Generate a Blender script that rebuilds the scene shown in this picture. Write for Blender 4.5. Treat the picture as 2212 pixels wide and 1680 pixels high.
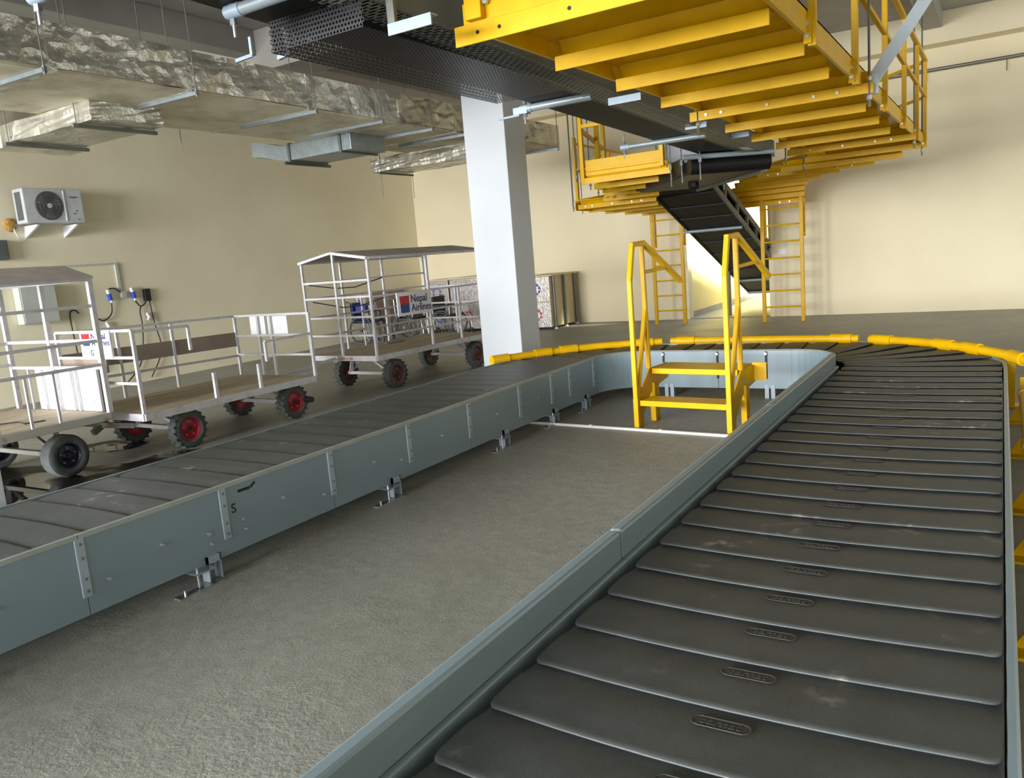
import bpy, bmesh, math, random
from math import sin, cos, pi, radians, sqrt, atan2
from mathutils import Vector, Matrix

random.seed(7)
for o in list(bpy.data.objects): bpy.data.objects.remove(o)
S = bpy.context.scene
COL = S.collection

# ------------------------------------------------------------------ camera
cd = bpy.data.cameras.new('camera'); cam = bpy.data.objects.new('camera', cd); COL.objects.link(cam)
Rt = Vector((0.85331, 0.51501, -0.08159)); Dn = Vector((0.01526, -0.18122, -0.98332)); Fw = Vector((-0.52120, 0.83783, -0.16250))
Fw.normalize(); Rt = (Rt - Fw * Rt.dot(Fw)).normalized(); Dn = Fw.cross(Rt)
mw = Matrix.Identity(4)
for i in range(3):
    mw[i][0] = Rt[i]; mw[i][1] = -Dn[i]; mw[i][2] = -Fw[i]
mw[2][3] = 1.6
cam.matrix_world = mw
cd.sensor_fit = 'HORIZONTAL'; cd.sensor_width = 36; cd.lens = 36 * 1722 / 2212
cd.clip_start = .05; cd.clip_end = 200
S.camera = cam

# ------------------------------------------------------------------ light
W = bpy.data.worlds.new('world'); S.world = W; W.use_nodes = True
bg = W.node_tree.nodes['Background']; bg.inputs[0].default_value = (.80, .90, 1, 1); bg.inputs[1].default_value = .9

def area(name, loc, rot, sx, sy, power, col=(1, 1, 1)):
    d = bpy.data.lights.new(name, 'AREA'); d.shape = 'RECTANGLE'; d.size = sx; d.size_y = sy; d.energy = power; d.color = col
    o = bpy.data.objects.new(name, d); COL.objects.link(o); o.location = loc; o.rotation_euler = rot
    return o
# daylight through the open bay doors behind the camera (left bay near the carts, right bay by the belt)
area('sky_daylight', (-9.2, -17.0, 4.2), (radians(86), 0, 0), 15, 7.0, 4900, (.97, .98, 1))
area('door_daylight', (7.4, 11.6, 1.9), (0, radians(90), 0), 3.6, 5.0, 4, (1, .97, .9))
sd = bpy.data.lights.new('sun', 'SUN'); sd.energy = 5; sd.angle = radians(8); sd.color = (1, .95, .84)
so = bpy.data.objects.new('sun', sd); COL.objects.link(so)
so.rotation_euler = Vector((-.80, -.18, -.55)).to_track_quat('-Z', 'Y').to_euler()

S.view_settings.view_transform = 'Standard'; S.view_settings.look = 'None'; S.view_settings.gamma = 1
S.view_settings.use_curve_mapping = False
S.view_settings.exposure = 1.85

# ------------------------------------------------------------------ materials
def lin(c):
    return tuple(((x / 255) / 12.92 if x / 255 <= .04045 else ((x / 255 + .055) / 1.055) ** 2.4) for x in c) + (1,)

def mat(name, c, rough=.5, metal=0., c2=None, nscale=4., lo=.35, hi=.65, bump=0., bscale=40., bdetail=6., spec=.5, stretch=None, rvar=0., btype='noise', bdist=.02):
    m = bpy.data.materials.new(name); m.use_nodes = True
    t = m.node_tree; b = t.nodes['Principled BSDF']
    b.inputs['Roughness'].default_value = rough; b.inputs['Metallic'].default_value = metal
    b.inputs['Specular IOR Level'].default_value = spec
    tc = t.nodes.new('ShaderNodeTexCoord'); src = tc.outputs['Object']
    if stretch:
        mp = t.nodes.new('ShaderNodeMapping'); mp.inputs['Scale'].default_value = stretch
        t.links.new(src, mp.inputs[0]); src = mp.outputs[0]
    n = t.nodes.new('ShaderNodeTexNoise'); n.inputs['Scale'].default_value = nscale; n.inputs['Detail'].default_value = 7; n.inputs['Roughness'].default_value = .62
    t.links.new(src, n.inputs['Vector'])
    r = t.nodes.new('ShaderNodeValToRGB'); r.color_ramp.elements[0].position = lo; r.color_ramp.elements[1].position = hi
    r.color_ramp.elements[0].color = lin(c2 if c2 else tuple(x * .93 for x in c)); r.color_ramp.elements[1].color = lin(c)
    t.links.new(n.outputs['Fac'], r.inputs[0]); t.links.new(r.outputs[0], b.inputs['Base Color'])
    if rvar:
        mr = t.nodes.new('ShaderNodeMapRange'); mr.inputs[3].default_value = rough - rvar; mr.inputs[4].default_value = rough + rvar
        t.links.new(n.outputs['Fac'], mr.inputs[0]); t.links.new(mr.outputs[0], b.inputs['Roughness'])
    if bump:
        if btype == 'noise':
            n2 = t.nodes.new('ShaderNodeTexNoise'); n2.inputs['Scale'].default_value = bscale; n2.inputs['Detail'].default_value = bdetail
            out = n2.outputs['Fac']
        else:
            n2 = t.nodes.new('ShaderNodeTexVoronoi'); n2.inputs['Scale'].default_value = bscale
            n2.feature = 'F1'; out = n2.outputs['Distance']
            nw = t.nodes.new('ShaderNodeTexNoise'); nw.inputs['Scale'].default_value = bscale * 1.3; nw.inputs['Detail'].default_value = 5; t.links.new(src, nw.inputs['Vector'])
            va = t.nodes.new('ShaderNodeMix'); va.data_type = 'RGBA'; va.blend_type = 'ADD'; va.inputs[0].default_value = .35; t.links.new(src, va.inputs[6]); t.links.new(nw.outputs['Color'], va.inputs[7]); src = va.outputs[2]
        t.links.new(src, n2.inputs['Vector'])
        bp = t.nodes.new('ShaderNodeBump'); bp.inputs['Strength'].default_value = bump; bp.inputs['Distance'].default_value = bdist
        t.links.new(out, bp.inputs['Height']); t.links.new(bp.outputs[0], b.inputs['Normal'])
    return m

M = {}
M['wall'] = mat('wall_paint', (234, 226, 198), .75, c2=(226, 217, 187), nscale=.7, bump=.15, bscale=60, bdist=.004)
M['wall_back'] = mat('wall_paint_back', (237, 225, 192), .75, c2=(231, 218, 184), nscale=.6, bump=.12, bscale=60, bdist=.004)
M['corr'] = mat('corridor_paint', (235, 222, 160), .8, c2=(226, 212, 148), nscale=1.2)
M['ceil'] = mat('ceiling_paint', (168, 165, 158), .85, c2=(150, 147, 140), nscale=.8)
M['white_col'] = mat('white_paint', (200, 204, 207), .6, c2=(195, 199, 202), nscale=1.5)
M['yellow'] = mat('yellow_paint', (222, 174, 4), .38, c2=(212, 162, 3), nscale=6, spec=.2)
M['yellow_pvc'] = mat('yellow_pipe', (226, 176, 4), .42, c2=(214, 164, 4), nscale=8, spec=.3)
M['panel'] = mat('grey_panel', (128, 145, 151), .34, c2=(123, 140, 146), nscale=2)
M['lip'] = mat('panel_lip', (150, 154, 146), .5)
M['strap'] = mat('galvanised_strap', (158, 170, 178), .4)
M['pale'] = mat('pale_grey_paint', (206, 217, 225), .4)
M['zinc'] = mat('zinc_plate', (190, 196, 198), .3, .8, c2=(150, 156, 160), nscale=20)
M['belt'] = mat('belt_rubber', (76, 80, 78), .48, c2=(66, 70, 68), nscale=5, bump=.25, bscale=180, bdist=.003, rvar=.06)
M['belt_dark'] = mat('stamp_rubber', (58, 57, 52), .6)
M['letter'] = mat('raised_rubber', (98, 97, 90), .5)
M['dust'] = mat('pale_dust', (150, 147, 136), .9)
M['black'] = mat('black_steel', (18, 18, 19), .5, c2=(14, 14, 15), nscale=5, spec=.3)
M['mesh'] = mat('black_mesh', (16, 16, 19), .35)
M['dark'] = mat('dark_steel', (108, 110, 100), .45, c2=(94, 96, 88), nscale=4)
M['flange'] = mat('slotted_steel', (150, 152, 138), .4, c2=(136, 138, 126), nscale=4)
M['roller'] = mat('grey_tube', (150, 160, 164), .35, .2)
M['bluesteel'] = mat('pale_blue_steel', (152, 168, 180), .4, .1)
M['foil'] = mat('aluminium_foil', (222, 220, 210), .3, .72, c2=(186, 182, 170), nscale=2.2, bump=.6, bscale=3.4, btype='voronoi', bdist=.06)
M['foil_bottom'] = mat('dusty_insulation', (228, 220, 194), .7, c2=(190, 178, 148), nscale=2.4, lo=.3, hi=.55, bump=.2, bscale=6, bdist=.02)
M['galv'] = mat('galvanised_duct', (168, 180, 186), .35, .6, c2=(150, 160, 166), nscale=9)
M['cartpaint'] = mat('chipped_white_paint', (196, 194, 196), .5, c2=(174, 170, 168), nscale=9, lo=.3, hi=.5)
M['cartrust'] = mat('rusty_white_paint', (176, 174, 164), .6, c2=(112, 76, 50), nscale=4, lo=.34, hi=.46)
M['bed'] = mat('worn_plywood', (190, 178, 152), .75, c2=(154, 138, 112), nscale=3, lo=.35, hi=.7, stretch=(4, .6, 1))
M['plank'] = mat('brown_board', (146, 130, 118), .7, c2=(132, 117, 106), nscale=3)
M['roofm'] = mat('weathered_roof', (190, 182, 178), .7, c2=(164, 154, 148), nscale=4)
M['tyre'] = mat('tyre_rubber', (64, 67, 65), .75, c2=(84, 88, 84), nscale=10)
M['tyre_tread'] = mat('worn_tyre_tread', (128, 132, 130), .8, c2=(108, 112, 110), nscale=14)
M['redrim'] = mat('red_rim', (176, 24, 44), .45, c2=(140, 18, 34), nscale=9)
M['darkrim'] = mat('dark_red_rim', (112, 40, 44), .5, c2=(70, 34, 34), nscale=9)
M['navyrim'] = mat('navy_rim', (34, 38, 56), .4)
M['hub'] = mat('hub_dark', (30, 24, 24), .5)
M['white'] = mat('white_board', (236, 236, 240), .5, c2=(228, 228, 234), nscale=2)
M['signred'] = mat('sign_red', (190, 30, 45), .4)
M['signblue'] = mat('sign_blue', (28, 58, 128), .4)
M['navy'] = mat('navy_letters', (38, 44, 112), .4)
M['redtext'] = mat('faded_red_letters', (196, 96, 96), .5)
M['ac'] = mat('ac_casing', (196, 200, 202), .4)
M['acdark'] = mat('ac_grille', (92, 94, 94), .5)
M['fan'] = mat('fan_blade', (120, 124, 126), .4)
M['foam'] = mat('expanding_foam', (206, 160, 84), .9, c2=(150, 104, 50), nscale=25, bump=.6, bscale=40)
M['cable'] = mat('black_cable', (30, 30, 30), .5)
M['plugblue'] = mat('plug_blue', (36, 70, 190), .35)
M['cab'] = mat('grey_cabinet', (190, 194, 186), .45)
M['meter'] = mat('meter_grey', (96, 100, 106), .3)
M['tan'] = mat('tan_panel', (214, 198, 158), .6)
M['silverwrap'] = mat('silver_wrap', (214, 208, 202), .3, .55, c2=(160, 152, 148), nscale=30, bump=.6, bscale=60, bdist=.01, stretch=(1, 1, .5))
M['ringblue'] = mat('ring_blue', (86, 84, 176), .5)
M['ringred'] = mat('ring_red', (206, 60, 84), .5)
M['chrome'] = mat('steel_tube', (170, 172, 172), .25, .8)
M['leg'] = mat('dull_steel_leg', (112, 116, 112), .4, .3)
M['blackcloth'] = mat('black_vinyl', (30, 30, 32), .6)
M['bluebag'] = mat('blue_bag', (34, 46, 130), .6)
M['teal'] = mat('teal_cloth', (44, 100, 104), .7)
M['wheelyellow'] = mat('yellow_trim', (226, 190, 40), .4)
M['conduit'] = mat('white_conduit', (214, 214, 206), .5)
M['bolt'] = mat('bolt_zinc', (208, 206, 200), .25, .7)
M['marker'] = mat('black_marker', (24, 28, 28), .6)
M['rod'] = mat('threaded_rod', (128, 126, 118), .35, .6)

def belt_dust(m):
    t = m.node_tree; b = t.nodes['Principled BSDF']; N = t.nodes.new; L = t.links.new
    g = N('ShaderNodeNewGeometry')
    for nd in [n for n in t.nodes if n.bl_idname == 'ShaderNodeTexNoise']:
        L(g.outputs['Position'], nd.inputs['Vector'])
    a = N('ShaderNodeTexNoise'); a.inputs['Scale'].default_value = 1.9; a.inputs['Detail'].default_value = 3
    f = N('ShaderNodeTexNoise'); f.inputs['Scale'].default_value = 16; f.inputs['Detail'].default_value = 7
    L(g.outputs['Position'], a.inputs['Vector']); L(g.outputs['Position'], f.inputs['Vector'])
    ra = N('ShaderNodeMapRange'); ra.inputs[1].default_value = .58; ra.inputs[2].default_value = .70; L(a.outputs['Fac'], ra.inputs[0])
    rf = N('ShaderNodeMapRange'); rf.inputs[1].default_value = .55; rf.inputs[2].default_value = .70; L(f.outputs['Fac'], rf.inputs[0])
    mu = N('ShaderNodeMath'); mu.operation = 'MULTIPLY'; L(ra.outputs[0], mu.inputs[0]); L(rf.outputs[0], mu.inputs[1])
    mx = N('ShaderNodeMix'); mx.data_type = 'RGBA'; src = b.inputs['Base Color'].links[0].from_socket
    L(mu.outputs[0], mx.inputs[0]); L(src, mx.inputs[6]); mx.inputs[7].default_value = lin((150, 148, 138)); L(mx.outputs[2], b.inputs['Base Color'])
belt_dust(M['belt'])

# floor: worn trowelled concrete
def floor_mat():
    m = bpy.data.materials.new('worn_concrete'); m.use_nodes = True
    t = m.node_tree; b = t.nodes['Principled BSDF']; N = t.nodes.new; L = t.links.new
    tc = N('ShaderNodeTexCoord')
    def noise(sc, det, rough=.6, dist=0., scale=None):
        n = N('ShaderNodeTexNoise'); n.inputs['Scale'].default_value = sc; n.inputs['Detail'].default_value = det
        n.inputs['Roughness'].default_value = rough; n.inputs['Distortion'].default_value = dist
        if scale:
            mp = N('ShaderNodeMapping'); mp.inputs['Scale'].default_value = scale; L(tc.outputs['Object'], mp.inputs[0]); L(mp.outputs[0], n.inputs['Vector'])
        else: L(tc.outputs['Object'], n.inputs['Vector'])
        return n.outputs['Fac']
    def ramp(fac, stops):
        r = N('ShaderNodeValToRGB')
        while len(r.color_ramp.elements) < len(stops): r.color_ramp.elements.new(.5)
        for e, (p, c) in zip(r.color_ramp.elements, stops): e.position = p; e.color = lin(c)
        L(fac, r.inputs[0]); return r.outputs[0]
    base = ramp(noise(.55, 8, .6, .4), [(.3, (150, 150, 137)), (.5, (166, 166, 154)), (.7, (178, 178, 167))])
    fine = ramp(noise(14, 8, .7), [(.35, (150, 150, 150)), (.65, (215, 215, 212))])
    mx = N('ShaderNodeMix'); mx.data_type = 'RGBA'; mx.blend_type = 'MULTIPLY'; mx.inputs[0].default_value = .55
    L(base, mx.inputs[6]); L(fine, mx.inputs[7])
    # pale grit specks
    v = N('ShaderNodeTexVoronoi'); v.inputs['Scale'].default_value = 22; L(tc.outputs['Object'], v.inputs['Vector'])
    sp = ramp(v.outputs['Distance'], [(.05, (255, 255, 255)), (.11, (0, 0, 0))])
    big = ramp(noise(2.4, 5), [(.46, (0, 0, 0)), (.56, (255, 255, 255))])
    mm = N('ShaderNodeMix'); mm.data_type = 'RGBA'; mm.blend_type = 'MULTIPLY'; mm.inputs[0].default_value = 1; L(sp, mm.inputs[6]); L(big, mm.inputs[7])
    m3 = N('ShaderNodeMix'); m3.data_type = 'RGBA'; L(mm.outputs[2], m3.inputs[0]); L(mx.outputs[2], m3.inputs[6]); m3.inputs[7].default_value = lin((188, 182, 164))
    L(m3.outputs[2], b.inputs['Base Color'])
    rr = N('ShaderNodeMapRange'); rr.inputs[3].default_value = .36; rr.inputs[4].default_value = .62; L(noise(.8, 4), rr.inputs[0]); L(rr.outputs[0], b.inputs['Roughness'])
    # trowel ridges in patches + grit
    ridge = noise(42, 7, .6, .1, (1, .9, 1)); patch = ramp(noise(1.1, 4, .55), [(.50, (22, 22, 22)), (.72, (255, 255, 255))])
    mu = N('ShaderNodeMath'); mu.operation = 'MULTIPLY'; L(ridge, mu.inputs[0]); L(patch, mu.inputs[1])
    b1 = N('ShaderNodeBump'); b1.inputs['Strength'].default_value = .7; b1.inputs['Distance'].default_value = .024; L(mu.outputs[0], b1.inputs['Height'])
    b2 = N('ShaderNodeBump'); b2.inputs['Strength'].default_value = .45; b2.inputs['Distance'].default_value = .01; L(noise(70, 6, .7), b2.inputs['Height']); L(b1.outputs[0], b2.inputs['Normal'])
    L(b2.outputs[0], b.inputs['Normal'])
    return m
M['floor'] = floor_mat()

# ------------------------------------------------------------------ mesh helpers
ORG = {}
class MB:
    def __init__(s): s.v = []; s.f = []
    def add(s, vs, fs):
        n = len(s.v); s.v += [tuple(x) for x in vs]; s.f += [tuple(i + n for i in q) for q in fs]; return s
    def hexa(s, p):   # 8 points: bottom 4 ccw, top 4 ccw
        return s.add(p, [(3, 2, 1, 0), (4, 5, 6, 7), (0, 1, 5, 4), (1, 2, 6, 5), (2, 3, 7, 6), (3, 0, 4, 7)])
    def box(s, x0, x1, y0, y1, z0, z1):
        return s.hexa([(x0, y0, z0), (x1, y0, z0), (x1, y1, z0), (x0, y1, z0), (x0, y0, z1), (x1, y0, z1), (x1, y1, z1), (x0, y1, z1)])
    def bar(s, a, b, w, h=None, up=(0, 0, 1)):
        h = h or w; a = Vector(a); b = Vector(b); d = (b - a).normalized(); u = Vector(up)
        if abs(d.dot(u)) > .97: u = Vector((0, 1, 0))
        r = d.cross(u).normalized(); u = r.cross(d)
        r *= w / 2; u *= h / 2
        return s.hexa([a - r - u, a + r - u, b + r - u, b - r - u, a - r + u, a + r + u, b + r + u, b - r + u])
    def tube(s, a, b, r, n=10, r2=None, caps=True):
        return s.path([a, b], r, n, r2, caps)
    def path(s, pts, r, n=8, r2=None, caps=True):
        pts = [Vector(p) for p in pts]; k = len(pts); vs = []; fs = []
        prev = None
        for i, p in enumerate(pts):
            d = (pts[min(i + 1, k - 1)] - pts[max(i - 1, 0)]).normalized()
            if prev is None:
                u = Vector((0, 0, 1)) if abs(d.z) < .9 else Vector((1, 0, 0))
                e1 = d.cross(u).normalized()
            else:
                e1 = (prev - d * prev.dot(d)).normalized()
            prev = e1; e2 = d.cross(e1)
            rr = r if r2 is None else r + (r2 - r) * i / (k - 1)
            for j in range(n):
                a = 2 * pi * j / n; vs.append(p + e1 * (cos(a) * rr) + e2 * (sin(a) * rr))
        for i in range(k - 1):
            for j in range(n):
                j2 = (j + 1) % n; fs.append((i * n + j, i * n + j2, (i + 1) * n + j2, (i + 1) * n + j))
        if caps: fs.append(tuple(range(n - 1, -1, -1))); fs.append(tuple((k - 1) * n + j for j in range(n)))
        return s.add(vs, fs)
    def sweep(s, pts, prof, closed=True, up=(0, 0, 1)):   # pts in xy plane; prof list of (offset to right, z)
        k = len(pts); m = len(prof); vs = []; fs = []
        for i in range(k):
            a = Vector(pts[max(i - 1, 0)][:2]); b = Vector(pts[min(i + 1, k - 1)][:2]); d = (b - a).normalized(); r = Vector((d.y, -d.x))
            z = pts[i][2] if len(pts[i]) > 2 else 0
            for (o, h) in prof: vs.append((pts[i][0] + r.x * o, pts[i][1] + r.y * o, z + h))
        for i in range(k - 1):
            for j in range(m if closed else m - 1):
                j2 = (j + 1) % m; fs.append((i * m + j, i * m + j2, (i + 1) * m + j2, (i + 1) * m + j))
        if closed: fs.append(tuple(range(m - 1, -1, -1))); fs.append(tuple((k - 1) * m + j for j in range(m)))
        return s.add(vs, fs)
    def lathe(s, c, axis, prof, n=24):  # prof list of (radius, along)
        c = Vector(c); ax = Vector(axis).normalized(); u = Vector((0, 0, 1)) if abs(ax.z) < .9 else Vector((1, 0, 0))
        e1 = ax.cross(u).normalized(); e2 = ax.cross(e1); m = len(prof); vs = []; fs = []
        for j in range(n):
            a = 2 * pi * j / n; e = e1 * cos(a) + e2 * sin(a)
            for (r, h) in prof: vs.append(c + e * r + ax * h)
        for j in range(n):
            j2 = (j + 1) % n
            for i in range(m - 1): fs.append((j * m + i, j2 * m + i, j2 * m + i + 1, j * m + i + 1))
        return s.add(vs, fs)
    def sphere(s, c, r, n=10, sc=(1, 1, 1)):
        c = Vector(c); vs = []; fs = []; h = n // 2
        for i in range(h + 1):
            t = pi * i / h
            for j in range(n):
                a = 2 * pi * j / n; vs.append((c.x + r * sin(t) * cos(a) * sc[0], c.y + r * sin(t) * sin(a) * sc[1], c.z + r * cos(t) * sc[2]))
        for i in range(h):
            for j in range(n):
                j2 = (j + 1) % n; fs.append((i * n + j, (i + 1) * n + j, (i + 1) * n + j2, i * n + j2))
        return s.add(vs, fs)
    def poly_prism(s, pts, ax, h):   # pts 3D planar, extruded by vector ax*h
        d = Vector(ax) * h; n = len(pts); vs = [Vector(p) for p in pts] + [Vector(p) + d for p in pts]
        return s.add(vs, [tuple(range(n - 1, -1, -1)), tuple(range(n, 2 * n))] + [(i, (i + 1) % n, n + (i + 1) % n, n + i) for i in range(n)])
    def warp(s, fn): s.v = [tuple(fn(Vector(p))) for p in s.v]; return s
    def mesh(s, name, m, smooth=False):
        me = bpy.data.meshes.new(name); me.from_pydata(s.v, [], s.f); me.validate()
        bm = bmesh.new(); bm.from_mesh(me); bmesh.ops.recalc_face_normals(bm, faces=bm.faces); bm.to_mesh(me); bm.free()
        if m: me.materials.append(M[m] if isinstance(m, str) else m)
        if smooth:
            for p in me.polygons: p.use_smooth = True
        return me
    def build(s, name, m, parent=None, world=True, smooth=False, bevel=0, autosmooth=None):
        if parent is not None and world:
            o0 = ORG.get(parent.name, Vector((0, 0, 0))); s.v = [(a - o0.x, b - o0.y, c - o0.z) for a, b, c in s.v]
        me = s.mesh(name, m, smooth)
        o = bpy.data.objects.new(name, me); COL.objects.link(o)
        if parent is not None:
            o.parent = parent; ORG[o.name] = ORG.get(parent.name, Vector((0, 0, 0)))
        if bevel:
            md = o.modifiers.new('bevel', 'BEVEL'); md.width = bevel; md.segments = 2; md.limit_method = 'ANGLE'
        if smooth and autosmooth:
            md = o.modifiers.new('es', 'EDGE_SPLIT'); md.split_angle = radians(autosmooth)
        return o

def tag(o, label=None, cat=None, group=None, kind=None):
    if label: o['label'] = label
    if cat: o['category'] = cat
    if group: o['group'] = group
    if kind: o['kind'] = kind
    return o
def empty(name, loc, label, cat, group=None, rz=0):
    o = bpy.data.objects.new(name, None); COL.objects.link(o); o.location = loc; o.rotation_euler = (0, 0, rz); o.empty_display_size = .1
    ORG[o.name] = Vector(loc); return tag(o, label, cat, group)
def part(name, mesh, parent, mtx=None):
    o = bpy.data.objects.new(name, mesh); COL.objects.link(o); o.parent = parent
    if mtx is not None: o.matrix_local = mtx
    ORG[o.name] = ORG.get(parent.name, Vector((0, 0, 0))); return o
def text_mesh(txt, size, m, depth=.002, shear=0, bold=False, align='LEFT'):
    c = bpy.data.curves.new('txt', 'FONT'); c.body = txt; c.size = size; c.extrude = depth; c.shear = shear; c.align_x = align
    if bold: c.offset = size * .012
    o = bpy.data.objects.new('txt', c); COL.objects.link(o)
    dg = bpy.context.evaluated_depsgraph_get(); me = bpy.data.meshes.new_from_object(o.evaluated_get(dg))
    bpy.data.objects.remove(o); bpy.data.curves.remove(c)
    me.materials.clear(); me.materials.append(M[m]); me.name = 'letters'
    return me
def frame(origin, ex, ey):
    ex = Vector(ex).normalized(); ey = Vector(ey); ey = (ey - ex * ey.dot(ex)).normalized(); ez = ex.cross(ey)
    m = Matrix.Identity(4)
    for i in range(3): m[i][0] = ex[i]; m[i][1] = ey[i]; m[i][2] = ez[i]; m[i][3] = origin[i]
    return m
def perforated(origin, eu, ev, nu, nv, pitch_u, pitch_v, hu, hv, n=6, stag=True, slot=False):
    """sheet of cells, each with a hole (n-gon with half sizes hu,hv); real open holes"""
    mb = MB(); o = Vector(origin); eu = Vector(eu); ev = Vector(ev)
    for j in range(nv):
        off = .5 * pitch_u if (stag and j % 2) else 0
        for i in range(nu):
            cx = (i + .5) * pitch_u + off; cy = (j + .5) * pitch_v; a = pitch_u / 2; b = pitch_v / 2
            if n == 4:
                outer = [(-a, -b), (a, -b), (a, b), (-a, b)]; inner = [(-hu, -hv), (hu, -hv), (hu, hv), (-hu, hv)]
            else:
                outer = [(-a, -b), (0, -b), (a, -b), (a, b), (0, b), (-a, b)]
                inner = [(-hu * .87, -hv * .5), (0, -hv), (hu * .87, -hv * .5), (hu * .87, hv * .5), (0, hv), (-hu * .87, hv * .5)]
            k = len(outer)
            vs = [o + eu * (cx + x) + ev * (cy + y) for x, y in outer + inner]
            mb.add(vs, [(q, (q + 1) % k, k + (q + 1) % k, k + q) for q in range(k)])
    return mb

# ------------------------------------------------------------------ setting
def struct(mb, name, m, **k): o = mb.build(name, m, **k); o['kind'] = 'structure'; return o
XL, YB, ZC = -12.65, 16.4, 5.06
struct(MB().box(XL - .3, 9, -7.3, YB + .25, -.2, 0), 'floor', 'floor')
struct(MB().box(-9, 9, YB + .25, 32, -.2, -.002), 'floor_outside', 'floor')
struct(MB().box(XL - .25, XL, -7.3, YB + .25, 0, ZC), 'wall_left', 'wall')
wb = MB().box(XL - .25, -5.62, YB, YB + .25, 0, ZC).box(-3.95, 9, YB, YB + .25, 0, ZC).box(-5.62, -3.95, YB, YB + .25, 2.75, ZC)
struct(wb, 'wall_back', 'wall_back')
struct(MB().box(7.5, 7.75, -7.3, 9, 0, ZC).box(7.5, 7.75, 14.2, YB, 0, ZC).box(7.5, 7.75, 9, 14.2, 3.9, ZC), 'wall_right', 'wall')
wf = MB().box(XL, -12.4, -7.25, -7, 0, ZC).box(-4.6, -4.2, -7.25, -7, 0, ZC).box(4.3, 7.5, -7.25, -7, 0, ZC).box(-12.4, 4.3, -7.25, -7, 3.95, ZC)
struct(wf, 'wall_front', 'wall')
struct(MB().box(XL - .25, 9, -7.3, YB + .25, ZC, ZC + .2), 'ceiling', 'ceil')
struct(MB().box(-5.95, -5.72, YB + .25, 32, 0, 4.5), 'wall_outside', 'corr')
struct(MB().box(-5.72, -5.69, YB + .25, 32, 0, .12), 'baseboard_outside', 'ceil')
struct(MB().poly_prism([(-3.1, YB + .25, 0), (-3.1, 30, 0), (-3.1, 30, .8), (-3.1, 21, 1.9), (-3.1, YB + .25, 2.9)], (-1, 0, 0), .2), 'added_shade_wall', 'corr')  # unseen wall added outside; sloped top shaped to shade the lower corridor wall
# concrete ceiling beams
n = 0
for (x0, x1, y0, y1, z0) in [(-5.85, -5.15, -7, YB, 4.45), (XL, 7.5, 8.5, 9.2, 4.5), (XL, 7.5, 1.7, 2.4, 4.5), (XL, 7.5, 15.98, YB, 4.56), (-9.4, -9.1, -7, YB, 4.72), (-1.2, -.9, -7, YB, 4.8), (2.4, 2.7, -7, YB, 4.7)]:
    n += 1; struct(MB().box(x0, x1, y0, y1, z0, ZC), 'trim_%d' % n, 'ceil' if n != 4 else 'wall_back', bevel=.01)
# threshold in the opening
struct(MB().box(-5.62, -3.95, YB, YB + .25, 0, .015), 'trim_8', 'floor')

for (x0, x1, y0, y1, lab) in [(-5.80, -5.2, 8.68, 9.17, 'white square column standing between the covered cart and the carousel'),
                              (-5.80, -5.2, 1.85, 2.385, 'pale column cut off by the left edge, beside the smooth black cart wheel')]:
    o = MB().box(x0, x1, y0, y1, 0, ZC).build('column', 'white_col', bevel=.008); tag(o, lab, 'column')

# ------------------------------------------------------------------ carousel
car = empty('baggage_carousel', (-2.45, 4.0, 0), 'grey oval baggage carousel with dark overlapping rubber plates', 'carousel')
XR, XLt, YT, RC = -.585, -4.365, 7.55, 1.115
def loop(s):   # arc length -> (x, y, heading)
    y0 = -1.22; L1 = YT - y0; A = RC * pi / 2; L2 = (XR - RC) - (XLt + RC)
    if s < L1: return XR, y0 + s, pi / 2
    s -= L1
    if s < A: a = s / RC; return XR - RC + RC * cos(a), YT + RC * sin(a), pi / 2 + a
    s -= A
    if s < L2: return XR - RC - s, YT + RC, pi
    s -= L2
    if s < A: a = pi / 2 + s / RC; return XLt + RC + RC * cos(a), YT + RC * sin(a), pi / 2 + a
    s -= A
    return XLt, YT - s, 3 * pi / 2
# plate: local x lateral (outer side = +x), y along travel, lip at y=0 (bowed)
HW = .605
def plate_mesh():
    mb = MB(); us = [-1, -.992, -.975, -.95, -.9, -.8, -.6, -.4, -.2, 0, .2, .4, .6, .8, .9, .95, .975, .992, 1]; nx = len(us) - 1
    ys = [(.034, -.017), (.014, -.0100), (.0, -.0070), (-.0005, -.0046), (.002, -.0022), (.006, -.0004), (.011, .0007), (.018, .0009), (.028, .0002), (.09, .0), (.15, -.0022), (.21, -.0085), (.26, -.0155), (.29, -.0180), (.40, -.0210)]
    vs = []
    for i in range(nx + 1):
        u = us[i]; x = HW * u; bow = -.032 * (1 - u * u)
        cr = 0
        if abs(u) > .94: q = (abs(u) - .94) / .06; cr = .035 * (1 - sqrt(max(0, 1 - q * q)))
        drop = -.006 * max(0, (abs(u) - .93) / .07)
        for (y, z) in ys: vs.append((x, y + (bow + cr if y < .2 else bow), z + drop))
    m = len(ys); fs = [(i * m + j, (i + 1) * m + j, (i + 1) * m + j + 1, i * m + j + 1) for i in range(nx) for j in range(m - 1)]
    mb.add(vs, fs); return mb.mesh('belt_plate', 'belt', smooth=True)
pm = plate_mesh()
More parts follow.
